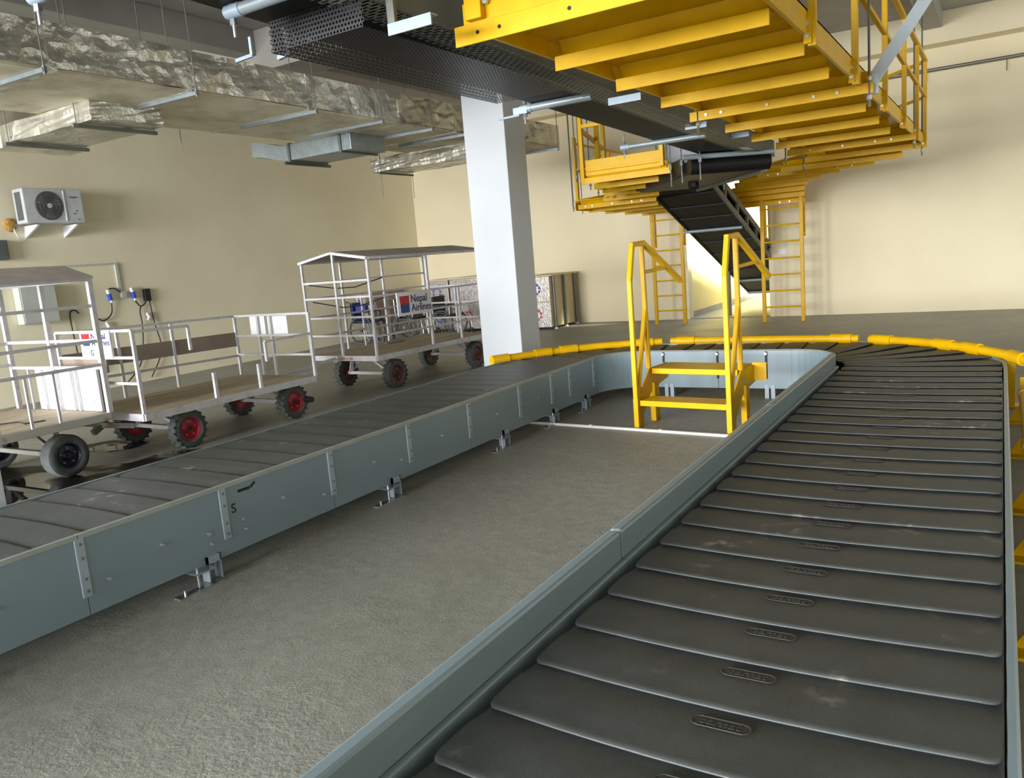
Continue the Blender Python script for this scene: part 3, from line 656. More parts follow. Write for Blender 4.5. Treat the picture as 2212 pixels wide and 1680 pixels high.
ic = empty('inclined_conveyor', (-4.45, 15, 1.4), 'black inclined conveyor running down through the opening in the back wall', 'conveyor')
def zi(y): return 2.42 - .362 * (y - 12.9)
def ibox(x0, x1, y0, y1, dz0, dz1):
    return MB().hexa([(x0, y0, zi(y0) + dz0), (x1, y0, zi(y0) + dz0), (x1, y1, zi(y1) + dz0), (x0, y1, zi(y1) + dz0), (x0, y0, zi(y0) + dz1), (x1, y0, zi(y0) + dz1), (x1, y1, zi(y1) + dz1), (x0, y1, zi(y1) + dz1)])
ibox(-4.92, -3.93, 12.5, 18.6, 0, .06).build('return_belt', 'black', ic)
ibox(-4.92, -3.93, 12.5, 18.6, .2, .24).build('carry_belt', 'black', ic)
ibox(-4.96, -4.92, 12.5, 18.6, -.02, .3).build('side_channel', 'black', ic)
ibox(-3.93, -3.90, 12.6, 18.6, -.02, .07).build('side_channel', 'dark', ic)
ibox(-3.93, -3.90, 12.6, 18.6, .21, .32).build('side_channel', 'dark', ic)
for y in (13.4, 14.1, 14.7, 15.3, 15.9): ibox(-3.94, -3.89, y, y + .06, -.02, .3).build('channel_stiffener', 'dark', ic)
for y in (13.0, 13.5, 14.0, 14.6, 15.2, 15.9, 16.9, 17.6): ibox(-4.9, -3.95, y, y + .05, -.015, .0).build('cross_rib', 'black', ic)
for (y, x0, x1, dz) in [(12.55, -4.95, -4.0, .06), (14.55, -5.02, -3.95, -.03), (17.6, -4.95, -3.95, -.03), (18.5, -4.95, -3.95, -.03)]:
    MB().tube((x0, y, zi(y) + dz), (x1, y, zi(y) + dz), .03, 12).build('support_tube', 'roller', ic, smooth=True, autosmooth=40)
for (x, y) in [(-4.94, 17.0), (-3.95, 18.4), (-3.95, 17.0)]: MB().bar((x, y, 0), (x, y, zi(y)), .07, .07).build('support_leg', 'dark', ic)
MB().box(-3.95, -3.89, 16.0, 16.06, 1.3, 2.4).build('side_post', 'dark', ic)

# ------------------------------------------------------------------ ducts
def crinkle(o, amp, cuts):
    me = o.data; bm = bmesh.new(); bm.from_mesh(me); bmesh.ops.subdivide_edges(bm, edges=bm.edges, cuts=cuts, use_grid_fill=True)
    rnd = random.Random(hash(o.name) % 999)
    for v in bm.verts: v.co += Vector((rnd.uniform(-1, 1), rnd.uniform(-1, 1), rnd.uniform(-1, 1))) * amp
    bm.to_mesh(me); bm.free()
    for p in me.polygons: p.use_smooth = False
du = empty('air_duct', (-7.4, 7, 3.4), 'long foil-wrapped air duct hanging under the ceiling above the carts', 'duct')
cuts = [.5, 2.6, 3.95, 5.25, 6.8, 8.4, 9.6, 11.2, 12.75]
for a, b_ in zip(cuts, cuts[1:]):
    o = MB().box(-8.22, -6.55, a, b_, 3.41, 3.76).build('duct_section', 'foil', du); crinkle(o, .004, 6)
    o = MB().box(-8.19, -6.58, a + .01, b_ - .01, 3.385, 3.41).build('duct_underside', 'foil_bottom', du); crinkle(o, .003, 5)
    MB().box(-8.227, -6.543, a - .03, a + .03, 3.38, 3.767).build('joint_band', 'foil', du)
for y in [3.85, 5.28, 6.85, 7.98, 9.0, 9.8, 11.2, 12.6]:
    q = MB().bar((-6.5, y, 3.365), (-7.68, y - .05, 3.365), .04, .035).build('support_bar', 'galv', du)
    MB().tube((-6.51, y, 3.33), (-6.51, y, 5.05), .006, 6).tube((-6.51, y, 3.34), (-6.51, y, 3.40), .016, 6).build('hanger_rod', 'rod', q)
for (x, y) in [(-8.28, 4.1), (-8.28, 6.4), (-8.28, 8.3)]:
    MB().tube((x, y, 3.2), (x, y, 5.05), .006, 6).build('hanger_rod', 'rod', du)
b1 = empty('air_duct', (-8.1, 5.1, 3.3), 'short foil branch duct at the far left with a dark slot, near the air conditioner', 'duct')
o = MB().box(-8.9, -7.35, 4.72, 5.5, 3.2, 3.385).build('branch_box', 'foil', b1); crinkle(o, .006, 5)
o = MB().box(-9.15, -8.9, 4.68, 5.54, 3.16, 3.6).build('end_box', 'foil_bottom', b1); crinkle(o, .006, 4)
for x in (-7.55, -8.78):
    MB().bar((x, 4.65, 3.175), (x, 5.55, 3.175), .035).tube((x, 4.69, 3.16), (x, 4.69, 5.05), .006, 6).tube((x, 5.52, 3.16), (x, 5.52, 5.05), .006, 6).build('support_bar', 'dark', b1)
b2 = empty('air_duct', (-8.0, 8.4, 3.3), 'bare galvanised branch duct with a curved offset, below the foil duct', 'duct')
g = MB().box(-8.42, -7.3, 8.25, 8.95, 3.17, 3.385)
g.build('branch_box', 'galv', b2, bevel=.006)
pr = []
for i in range(9):
    t = i / 8; pr.append((-8.42 - .75 * t, 8.25 - .0 * t, 3.17 + .13 * (3 * t * t - 2 * t ** 3)))
el = MB()
for i in range(8):
    p, q = pr[i], pr[i + 1]
    el.hexa([(q[0], 8.25, q[2]), (p[0], 8.25, p[2]), (p[0], 8.95, p[2]), (q[0], 8.95, q[2]), (q[0], 8.25, q[2] + .2), (p[0], 8.25, p[2] + .2), (p[0], 8.95, p[2] + .2), (q[0], 8.95, q[2] + .2)])
el.build('offset_elbow', 'galv', b2)
for x in (-8.45, -7.5): MB().box(x, x + .04, 8.23, 8.97, 3.15, 3.40).build('joint_band', 'dark', b2)
for x in (-8.35, -8.3): pass
MB().bar((-8.5, 8.2, 3.14), (-8.5, 9.1, 3.14), .035).build('support_bar', 'dark', b2)
b3 = empty('air_duct', (-8.2, 11, 3.3), 'foil-wrapped branch duct next to the corner of the walls', 'duct')
o = MB().box(-8.95, -7.0, 10.55, 11.3, 3.17, 3.39).build('branch_box', 'foil', b3); crinkle(o, .008, 6)
MB().bar((-8.75, 10.5, 3.14), (-8.75, 11.4, 3.14), .03).tube((-8.75, 10.55, 2.75), (-8.75, 10.55, 5.05), .005, 6).tube((-8.75, 11.38, 2.75), (-8.75, 11.38, 5.05), .005, 6).build('support_bar', 'dark', b3)
# dark vents in the ceiling
for (x, y, w, h) in [(-8.0, 5.4, .7, .35), (-8.1, 7.3, .8, .4), (-.1, 8.0, .35, .9)]:
    o = MB().box(x - w / 2, x + w / 2, y - h / 2, y + h / 2, ZC - .06, ZC - .002).build('ceiling_vent', 'dark')
    tag(o, {-.1: 'dark ceiling vent beyond the right walkway railing', -8.0: 'dark ceiling vent above the duct, nearer of the two', -8.1: 'dark ceiling vent above the duct, further of the two'}[x], 'vent')
# pipe with hooks on the back wall
pp = empty('wall_pipe', (0, 16.3, 4.19), 'grey pipe with small hooks high on the back wall', 'pipe')
MB().tube((-2.6, 16.3, 4.19), (4.0, 16.3, 4.19), .03, 10).build('pipe', 'rod', pp, smooth=True, autosmooth=40)
for x in (-2.2, -1.17, .03, 1.2): MB().tube((x, 16.3, 4.16), (x, 16.3, 3.98), .008, 6).bar((x, 16.3, 4.19), (x, 16.4, 4.19), .03).build('hook', 'rod', pp)

# ------------------------------------------------------------------ carts
def wheel(parent, c, r, w, rim, knob=True, steer=0, tread='tyre', dark=False):
    """wheel with its axis along local x; outer side +x"""
    c = Vector(c); R = Matrix.Rotation(steer, 3, 'Z')
    def wr(mb): return mb.warp(lambda p: c + R @ p)
    g = MB().lathe((0, 0, 0), (1, 0, 0), [(r * .60, -w * .42), (r * .72, -w * .5), (r * .93, -w * .46), (r, -w * .3), (r, w * .3), (r * .93, w * .46), (r * .72, w * .5), (r * .60, w * .42)], 28)
    if knob:
        for i in range(18):
            a = 2 * pi * i / 18
            for sgn in (-1, 1):
                aa = a + sgn * .09; ca, sa = cos(aa), sin(aa); e = Vector((0, ca, sa)); t = Vector((0, -sa, ca)); x0, x1 = (0, w * .5) if sgn > 0 else (-w * .5, 0)
                p = [e * (r * .97) + t * s for s in (-r * .075, r * .075)]; q = [e * (r * 1.03) + t * s for s in (-r * .06, r * .06)]
                X0, X1 = Vector((x0, 0, 0)), Vector((x1, 0, 0))
                g.hexa([p[0] + X0, p[0] + X1, p[1] + X1, p[1] + X0, q[0] + X0, q[0] + X1, q[1] + X1, q[1] + X0])
    t = wr(g).build('tyre', tread, parent, False, smooth=not knob, autosmooth=35)
    if not knob:
        wr(MB().lathe((0, 0, 0), (1, 0, 0), [(r * .60, w * .43), (r * .72, w * .51), (r * .94, w * .47), (r * .97, w * .40)], 28)).build('sidewall', 'tyre', t, False, smooth=True)
    ri = wr(MB().lathe((0, 0, 0), (1, 0, 0), [(r * .60, w * .40), (r * .54, w * .36), (r * .48, w * .20), (r * .25, w * .22), (r * .16, w * .34), (.001, w * .34)], 24).lathe((0, 0, 0), (-1, 0, 0), [(r * .6, w * .4), (r * .4, w * .2), (.001, w * .2)], 24)).build('rim', rim, parent, False, smooth=True, autosmooth=40)
    b = MB()
    for i in range(5): a = 2 * pi * i / 5 + .3; b.tube((w * .2, r * .36 * cos(a), r * .36 * sin(a)), (w * .30, r * .36 * cos(a), r * .36 * sin(a)), r * .045, 6)
    wr(b).build('wheel_nut', 'bolt', ri, False)
    wr(MB().tube((w * .2, 0, 0), (w * .40, 0, 0), r * .13, 10)).build('hub_cap', 'hub', ri, False)

def cart_base(name, loc, rz, w, l, zb, label, rim, wy, track, r=.19, ww=.11, frame='cartpaint', **kw):
    """origin at floor, centre of the bed; local y along the bed, +x towards the carousel"""
    c = empty(name, loc, label, 'cart', 'airport baggage carts', rz)
    hx, hy = w / 2, l / 2
    MB().box(-hx, hx, -hy, hy, zb - .035, zb).build('bed', 'bed', c, False)
    fr = MB().bar((-hx, -hy, zb - .035), (-hx, hy, zb - .035), .03, .07).bar((hx, -hy, zb - .035), (hx, hy, zb - .035), .03, .07).bar((-hx, -hy, zb - .035), (hx, -hy, zb - .035), .03, .07).bar((-hx, hy, zb - .035), (hx, hy, zb - .035), .03, .07)
    fr.build('bed_frame', frame, c, False, bevel=.003)
    for i, y in enumerate(wy):
        ax = MB().bar((-track + .06, y, r), (track - .06, y, r), .045, .04)
        for sx in (-1, 1):
            ax.bar((sx * (track - .10), y, r), (sx * (track - .32), y - .14, zb - .05), .045, .03).bar((sx * (track - .10), y, r), (sx * (track - .32), y + .14, zb - .05), .045, .03)
        ax.build('axle', frame, c, False)
        for sx in (-1, 1):
            wc = MB; root = part('wheel', None, c); ORG[root.name] = Vector((0, 0, 0))
            root.location = (0, 0, 0)
            wheel_parts(root, (sx * track, y, r), r, ww, rim, sx, **kw)
    return c
def wheel_parts(root, c, r, w, rim, sx, knob=True, tread='tyre'):
    if sx > 0: wheel(root, c, r, w, rim, knob, 0, tread)
    else: wheel(root, c, r, w, rim, knob, pi, tread)

def rails(c, segs, t, name='rail', m='cartpaint'):
    for a, b_ in segs: MB().bar(a, b_, t, t).build(name, m, c, False)

def sign(c, origin, ex, ey, w, h, extra=None):
    o = Vector(origin); ex = Vector(ex); ey = Vector(ey); nz = ex.cross(ey)
    g = MB(); g.poly_prism([o, o + ex * w, o + ex * w + ey * h, o + ey * h], -nz, .02); sg = g.build('sign_board', 'white', c, False)
    k = .62 if extra else 1
    bx = .07 * w; bw = .27 * w; y0 = h * (1 - k) + .12 * h * k; y1 = h * (1 - k) + .84 * h * k; ym = (y0 + y1) / 2
    MB().poly_prism([o + ex * (bx + .002) + ey * ym, o + ex * (bx + bw - .006) + ey * ym, o + ex * (bx + bw) + ey * y1, o + ex * (bx - .006) + ey * y1], nz, .002).build('logo_upper', 'signred', sg, False)
    MB().poly_prism([o + ex * (bx + .008) + ey * y0, o + ex * (bx + bw - .012) + ey * y0, o + ex * (bx + bw - .006) + ey * ym, o + ex * (bx + .002) + ey * ym], nz, .002).build('logo_lower', 'signblue', sg, False)
    for txt, fy in (('Nepal', .53), ('Airlines', .14)):
        me = text_mesh(txt, .46 * h * k, 'navy', .001, 0, True); xs = [v.co.x for v in me.vertices]; sc = (.60 * w if txt == 'Airlines' else .47 * w) / (max(xs) - min(xs))
        p = part('lettering', me, sg, frame(o + ex * (.38 * w) + ey * (h * (1 - k) + fy * h * k) + nz * .002, ex, ey) @ Matrix.Diagonal((sc, 1, 1, 1)))
    if extra:
        part('lettering', text_mesh(extra, .30 * h, 'navy', .001, 0, True), sg, frame(o + ex * (.30 * w) + ey * (.1 * h) + nz * .002, ex, ey))
    return sg

# cart C: covered, behind; near-left bed corner (-6.86, 7.82)
zb = .495
w, l = 1.22, 2.5
C = cart_base('baggage_cart', (-7.38, 9.06, 0), radians(-3), w, l, zb, 'covered white baggage cart with a pitched roof and airline sign, beside the column', 'darkrim', (-.80, 1.02), .47, ww=.12)
hx, hy = w / 2, l / 2
ZT = 1.76
for (x, y, z1) in [(-hx, -hy, ZT), (hx, -hy, ZT), (0, -hy, ZT + .08), (hx, -.11, ZT), (-hx, -.55, ZT), (-hx, .30, ZT), (-hx, hy, ZT), (hx, hy, ZT), (0, hy, 1.26), (hx, .55, 1.26)]:
    MB().bar((x, y, zb), (x, y, z1), .03, .03).build('post', 'cartpaint', C, False)
for z in (.76, 1.0, 1.26, 1.47): rails(C, [((-hx, -hy, z), (hx, -hy, z))], .026)
for z in (.74, .98, 1.25): rails(C, [((hx, -hy, z), (hx, hy, z))], .024)
for z in (.74, 1.0, 1.26, 1.47): rails(C, [((-hx, -hy, z), (-hx, hy, z))], .024)
for z in (.74, .98, 1.24): rails(C, [((-hx, hy, z), (hx, hy, z))], .024)
for y in (-.2, .35): rails(C, [((-hx, y, zb), (-hx, y, 1.25))], .022, 'post')
RZ = 1.86
for sx in (-1, 1):
    g = MB().hexa([(0, -hy - .03, RZ - .012), (sx * (hx + .03), -hy - .03, ZT - .012), (sx * (hx + .03), hy + .03, ZT - .012), (0, hy + .03, RZ - .012), (0, -hy - .03, RZ), (sx * (hx + .03), -hy - .03, ZT), (sx * (hx + .03), hy + .03, ZT), (0, hy + .03, RZ)])
    g.build('roof_panel', 'roofm', C, False)
rails(C, [((0, -hy - .03, RZ - .02), (hx + .02, -hy - .03, ZT - .02)), ((0, -hy - .03, RZ - .02), (-hx - .02, -hy - .03, ZT - .02)), ((hx + .02, -hy, ZT - .02), (hx + .02, hy, ZT - .02)), ((-hx - .02, -hy, ZT - .02), (-hx - .02, hy, ZT - .02))], .03, 'roof_rail')
sign(C, (hx + .035, -.80, .95), (0, 1, 0), (0, 0, 1), .69, .31)
part('lettering', text_mesh('VIP 6 200', .055, 'redtext', .001, 0, True), C, frame(Vector((.02 - .05, -hy - .017, zb - .06)), (1, 0, 0), (0, 0, 1)))
MB().path([(-hx + .1, -hy, 1.45), (-.2, -hy + .2, 1.38), (.1, -hy + .25, 1.38), (hx - .05, -hy + .3, 1.48)], .008, 6).path([(-hx + .12, -hy + .02, 1.22), (-.1, -hy + .2, 1.12), (.15, -hy + .25, 1.13), (hx - .05, -hy + .3, 1.22)], .008, 6).build('loose_cable', 'cable', C, False)
MB().bar((-.05, -hy, zb - .03), (-.05, -hy - .1, zb - .03), .07, .08).bar((-.06, -hy - .08, zb - .02), (-.18, -hy - 1.0, .36), .03, .03).bar((-.0, -hy - .08, zb - .02), (-.12, -hy - 1.0, .36), .012, .012).build('drawbar', 'cartpaint', C, False)
MB().box(-.35, -.28, -.1, .3, 0.505, .51).build('floor_scrap', 'plank', C, False)

# cart B: open flatbed in the middle
zb = .455; w, l = 1.28, 2.14
Bc = cart_base('baggage_cart', (-7.33, 5.45, 0), radians(-1.2), w, l, zb, 'open flatbed baggage cart with red wheels and low rails', 'redrim', (-.53, .84), .46, ww=.12)
hx, hy = w / 2, l / 2
for (x, y, z1) in [(-hx, -hy, 1.23), (hx, -hy, 1.23), (-hx, hy, 1.18), (hx, hy, 1.18), (-hx, -.45, 1.2), (-hx, .2, 1.18), (0.0, hy, 1.18), (.42 - hx, hy, 1.18)]:
    MB().bar((x, y, zb), (x, y, z1), .03, .03).build('post', 'cartpaint', Bc, False)
for y in (-.27, .29): rails(Bc, [((hx, y, zb), (hx, y, .71))], .032, 'stub_post')
MB().bar((-.12, -hy + .1, zb), (-.20, -hy + .1, 1.0), .055, .05).build('brown_post', 'plank', Bc, False)
rails(Bc, [((-hx, -hy, 1.22), (-hx, hy, 1.17)), ((-hx, -hy, .72), (-hx, hy, .69)), ((-hx, -hy, 1.23), (hx, -hy, 1.23)), ((-hx, -hy, .98), (hx, -hy, .98)), ((hx - .5, -hy, .74), (hx, -hy, .74)),
           ((-hx, hy, 1.17), (hx, hy, 1.17)), ((-hx, hy, .93), (hx, hy, .93)), ((-hx, hy, .70), (hx, hy, .70)),
           ((hx, -hy, 1.215), (hx, -hy + .58, 1.205)), ((hx, -hy + .58, 1.205), (hx, -hy + .58, .97)), ((hx, hy, .94), (hx, hy - .66, .93)), ((hx, hy - .66, .93), (hx, hy - .66, .72))], .026)
MB().bar((-hx - .01, -hy, .92), (-hx - .01, hy, .89), .02, .17).build('side_board', 'plank', Bc, False)
MB().bar((-hx, -hy + .02, .90), (hx - .5, -hy + .02, .90), .02, .13).build('side_board', 'plank', Bc, False)
MB().box(-.38, -.12, hy + .015, hy + .03, .94, 1.17).build('white_sheet', 'white', Bc, False); MB().box(-.07, .26, hy + .015, hy + .03, .93, 1.15).build('white_sheet', 'white', Bc, False)
sign(Bc, (-.17, -hy - .03, .98), (1, 0, 0), (0, 0, 1), .50, .26, 'G')
MB().tube((hx - .2, .99, .19), (hx - .02, .99, .19), .035, 10).build('axle_stub', 'hub', Bc, False)
MB().bar((.0, hy, .40), (.02, hy + .55, .40), .04, .03).build('tow_hitch', 'cartpaint', Bc, False)
MB().bar((.0, -hy, .36), (.02, -hy - .16, .28), .05, .05).build('drawbar', 'dark', Bc, False)

# cart A: covered, rusty, at the left edge
zb = .51; w, l = 1.5, 2.6
A_ = cart_base('baggage_cart', (-7.65, 2.86, 0), radians(1), w, l, zb, 'rusty covered cart with smooth tyres at the left edge of the frame', 'navyrim', (-.80, .92), .58, ww=.17, frame='cartrust', knob=False, tread='tyre_tread')
hx, hy = w / 2, l / 2
ZT = 1.72
for (x, y) in [(-hx, hy), (hx, hy), (-.02, hy), (-hx, -hy), (hx, -hy), (-hx, 0)]:
    MB().bar((x, y, zb), (x, y, ZT + (.1 if abs(x) < .1 else 0)), .042, .042).build('post', 'cartpaint', A_, False)
for z in (.92, 1.17): rails(A_, [((-hx, hy, z), (hx, hy, z))], .028)
for z in (.95, 1.165, 1.48): rails(A_, [((hx, -hy, z + .01), (hx, hy, z))], .028)
for z in (.95, 1.165, 1.48): rails(A_, [((-hx, -hy, z), (-hx, hy, z))], .032)
for y in (-.8, -.3, -.02, .33, .60, .84): rails(A_, [((hx, y, zb), (hx, y, .95))], .026 if y < .5 else .02, 'baluster')
for x in (-.48, -.26, -.02, .22, .30): rails(A_, [((x, hy, zb), (x, hy, .92))], .018, 'baluster')
MB().box(-.40, .60, hy + .02, hy + .045, zb, .93).build('end_board', 'white', A_, False)
MB().tube((.50, hy + .0185, zb + .09), (.50, hy + .02, zb + .09), .008, 8).build('board_hole', 'dark', A_, False)
for sx in (-1, 1):
    g = MB().hexa([(0, -hy - .03, 1.86), (sx * hx * .5, -hy - .03, 1.84), (sx * hx * .5, hy + .03, 1.84), (0, hy + .03, 1.86), (0, -hy - .03, 1.875), (sx * hx * .5, -hy - .03, 1.855), (sx * hx * .5, hy + .03, 1.855), (0, hy + .03, 1.875)])
    g.hexa([(sx * hx * .5, -hy - .03, 1.84), (sx * (hx + .03), -hy - .03, ZT), (sx * (hx + .03), hy + .03, ZT), (sx * hx * .5, hy + .03, 1.84), (sx * hx * .5, -hy - .03, 1.855), (sx * (hx + .03), -hy - .03, ZT + .02), (sx * (hx + .03), hy + .03, ZT + .02), (sx * hx * .5, hy + .03, 1.855)])
    g.build('roof_panel', 'roofm', A_, False)
rails(A_, [((-hx, hy, ZT), (hx, hy, ZT)), ((hx, -hy, ZT), (hx, hy, ZT)), ((-hx, -hy, ZT), (-hx, hy, ZT))], .045, 'roof_rail')
MB().bar((.3, hy, .40), (.3, hy + .15, .36), .06, .08).bar((.28, hy + .1, .35), (.55, hy + .35, .30), .05).build('tow_hitch', 'cartrust', A_, False)
MB().path([(.1, .6, zb + .01), (.25, .75, zb + .012), (.45, .7, zb + .012), (.5, .85, zb + .012)], .006, 6).build('loose_cord', 'cable', A_, False)

# ------------------------------------------------------------------ puddles
def puddle(name, pts, label):
    P = smoothpts([(x, y, 0) for x, y in pts] + [(pts[0][0], pts[0][1], 0)], 8)[:-1]
    rnd = random.Random(len(pts)); P = [(p.x + rnd.uniform(-.03, .03), p.y + rnd.uniform(-.03, .03), .003) for p in P]
    g = MB(); n = len(P); c = (sum(p[0] for p in P) / n, sum(p[1] for p in P) / n, .004); g.add(P + [c], [(i, (i + 1) % n, n) for i in range(n)])
    o = g.build(name, 'puddle'); tag(o, label, 'puddle')
mpd = bpy.data.materials.new('puddle_water'); mpd.use_nodes = True
t = mpd.node_tree; b = t.nodes['Principled BSDF']; b.inputs['Base Color'].default_value = lin((26, 24, 19)); b.inputs['Roughness'].default_value = .04; b.inputs['IOR'].default_value = 1.33; b.inputs['Specular IOR Level'].default_value = .35
nz = t.nodes.new('ShaderNodeTexNoise'); nz.inputs['Scale'].default_value = 7; bp = t.nodes.new('ShaderNodeBump'); bp.inputs['Strength'].default_value = .04
t.links.new(nz.outputs['Fac'], bp.inputs['Height']); t.links.new(bp.outputs[0], b.inputs['Normal'])
nz2 = t.nodes.new('ShaderNodeTexNoise'); nz2.inputs['Scale'].default_value = 1.6; nz2.inputs['Detail'].default_value = 8
mr = t.nodes.new('ShaderNodeMapRange'); mr.inputs[1].default_value = .46; mr.inputs[2].default_value = .56; mr.inputs[3].default_value = .03; mr.inputs[4].default_value = .5
t.links.new(nz2.outputs['Fac'], mr.inputs[0]); t.links.new(mr.outputs[0], b.inputs['Roughness'])
M['puddle'] = mpd
puddle('puddle', [(-8.3, 2.6), (-8.5, 3.4), (-8.0, 3.9), (-7.4, 4.0), (-6.9, 4.3), (-6.9, 4.7), (-6.4, 4.95), (-5.9, 4.7), (-5.5, 4.0), (-5.4, 3.0), (-5.9, 2.4), (-7.0, 2.3)], 'large dark puddle under the smooth-tyred cart')
puddle('puddle', [(-8.4, 4.5), (-8.2, 4.9), (-7.8, 5.0), (-7.5, 4.75), (-7.8, 4.45)], 'small wet patch beside the red wheel of the flatbed cart')

# ------------------------------------------------------------------ things on the left wall
XW = XL
ac = empty('air_conditioner', (-12.3, 7.07, 2.66), 'white outdoor air conditioner unit on brackets on the left wall', 'air conditioner')
x0, x1, y0, y1, z0, z1 = -12.56, -12.28, 6.62, 7.52, 2.68, 3.19
MB().box(x0, x1, y0, y1, z0, z1).build('casing', 'ac', ac, bevel=.015)
MB().box(x0 + .06, x1 - .06, y0 - .003, y0 + .003, z0 + .05, z1 - .05).build('side_coil', 'acdark', ac)
cy, cz, R = 6.99, 2.935, .215
MB().lathe((x1 + .002, cy, cz), (1, 0, 0), [(R, 0), (R - .006, .004), (.001, .004)], 36).build('fan_recess', 'acdark', ac)
for i in range(3):
    a = i * 2 * pi / 3 + .4; pts = [(x1 + .008, cy + rr * cos(a + da), cz + rr * sin(a + da)) for rr, da in ((.04, -.4), (.19, -.35), (.20, .45), (.05, .6))]
    MB().poly_prism(pts, (1, 0, 0), .004).build('fan_blade', 'fan', ac)
gr = MB()
for i in range(36): a = 2 * pi * i / 36; gr.bar((x1 + .016, cy + .05 * cos(a), cz + .05 * sin(a)), (x1 + .016, cy + R * cos(a), cz + R * sin(a)), .003)
for rr in (.1, .15, .21): gr.path([(x1 + .016, cy + rr * cos(2 * pi * i / 32), cz + rr * sin(2 * pi * i / 32)) for i in range(33)], .002, 4)
gr.build('fan_grille', 'acdark', ac)
MB().tube((x1 + .01, cy, cz), (x1 + .022, cy, cz), .035, 20).build('fan_hub', 'ac', ac)
MB().box(x1, x1 + .012, 7.22, 7.235, z0 + .03, z1 - .03).build('front_rib', 'white', ac)
MB().box(x1, x1 + .003, 7.32, 7.44, z1 - .135, z1 - .115).build('name_badge', 'acdark', ac)
b = MB()
for (y, z) in ((7.36, 2.82), (7.40, 2.86), (7.42, 2.73)): b.tube((x1, y, z), (x1 + .008, y, z), .010, 8)
tag(b.build('screw_cap', 'acdark', ac), kind='stuff')
for y in (6.75, 7.35):
    MB().poly_prism([(XW, y, 2.66), (-12.27, y, 2.66), (-12.27, y, 2.64), (XW, y, 2.48)], (0, 1, 0), .035).build('bracket', 'white', ac)
fo = MB().sphere((XW + .02, 6.55, 2.68), .10, 12, (.6, 1, 1.05)).build('foam_patch', 'foam'); tag(fo, 'brown foam-filled pipe hole in the wall beside the air conditioner', 'pipe hole')
dp = MB().path([(XW + .05, 6.57, 2.64), (XW + .06, 6.62, 2.50), (XW + .03, 6.66, 2.42)], .018, 8, .008).build('drain_hose', 'conduit'); tag(dp, 'short white hose drooping from the foam-filled hole', 'hose')
cp = MB().tube((XW + .06, 6.60, 2.68), (XW + .2, 6.75, 2.68), .02, 8).build('refrigerant_pipe', 'rod'); tag(cp, 'thin grey pipe between the air conditioner and the foam hole', 'pipe')
mb_ = empty('meter_box', (XW, 6.32, 2.3), 'small grey glazed box at the left edge, below the foam hole', 'box')
MB().box(XW, XW + .12, 6.18, 6.42, 2.17, 2.46).build('casing', 'meter', mb_, bevel=.01); MB().box(XW + .12, XW + .125, 6.21, 6.39, 2.22, 2.42).build('window', 'acdark', mb_)
eb = empty('electrical_cabinet', (XW, 6.75, 1.5), 'pale grey electrical cabinet on the wall behind the left cart', 'cabinet')
MB().box(XW + .005, XW + .18, 6.42, 6.98, 1.20, 1.77).build('body', 'cab', eb, bevel=.008); MB().box(XW + .18, XW + .19, 6.44, 6.70, 1.22, 1.75).build('door', 'cab', eb, bevel=.004); MB().box(XW + .18, XW + .19, 6.71, 6.96, 1.22, 1.75).build('door', 'cab', eb, bevel=.004)
MB().tube((XW + .02, 6.8, 1.2), (XW + .02, 6.82, .1), .006, 6).build('cable', 'cable', eb)
cn = MB().box(XW, XW + .025, 7.1, 8.16, 2.02, 2.05).box(XW, XW + .03, 8.11, 8.16, 1.55, 2.05).build('wall_conduit', 'cab'); tag(cn, 'pale L-shaped cable trunking on the left wall', 'conduit')
sb = MB().box(XW, XW + .06, 8.12, 8.22, 1.46, 1.57).build('socket_box', 'cab', bevel=.008); tag(sb, 'small grey socket box at the lower end of the trunking', 'socket')
def plug(y, z, lab):
    p = empty('power_plug', (XW + .06, y, z), lab, 'plug')
    MB().tube((XW + .06, y - .02, z + .1), (XW + .06, y, z + .02), .03, 10).build('cap', 'white', p, smooth=True, autosmooth=40)
    MB().tube((XW + .06, y, z + .03), (XW + .06, y + .02, z - .08), .034, 12).build('sleeve', 'plugblue', p, smooth=True, autosmooth=40)
    MB().tube((XW + .06, y + .02, z - .08), (XW + .06, y + .025, z - .12), .018, 8).build('tail', 'white', p)
plug(7.90, 1.52, 'blue industrial plug on the wall, left of the two'); plug(8.33, 1.52, 'blue industrial plug beside the socket box, right of the two')
bx = MB().box(XW, XW + .07, 8.55, 8.66, 1.37, 1.58).build('switch_box', 'blackcloth', bevel=.006); tag(bx, 'small black box on the wall right of the blue plugs', 'box')
cabs = [([(8.16, 1.52), (8.02, 1.63), (7.9, 1.62)], 'black cable arching from the socket to the left plug'),
        ([(7.93, 1.40), (7.9, 1.22), (7.75, 1.12), (7.62, 1.16), (7.6, .9), (7.62, .3)], 'black cable looping down from the left blue plug'),
        ([(8.36, 1.40), (8.44, 1.30), (8.52, 1.32), (8.58, 1.40)], 'black cable sagging from the right plug to the black box'),
        ([(8.46, 1.30), (8.42, 1.2), (8.42, .9), (8.30, .35), (8.0, .05)], 'black cable hanging from the knot to the floor'),
        ([(8.63, 1.37), (8.66, 1.0), (8.72, .5), (8.45, .06)], 'black cable dropping from the black box'),
        ([(7.35, 1.28), (7.28, 1.34), (7.2, 1.25), (7.22, .7), (7.24, .2)], 'black hooked cable behind the left cart post')]
for pts, lab in cabs:
    o = MB().path(smoothpts([(XW + .045, y, z) for y, z in pts], 5), .011, 6).build('cable', 'cable', smooth=True); tag(o, lab, 'cable')
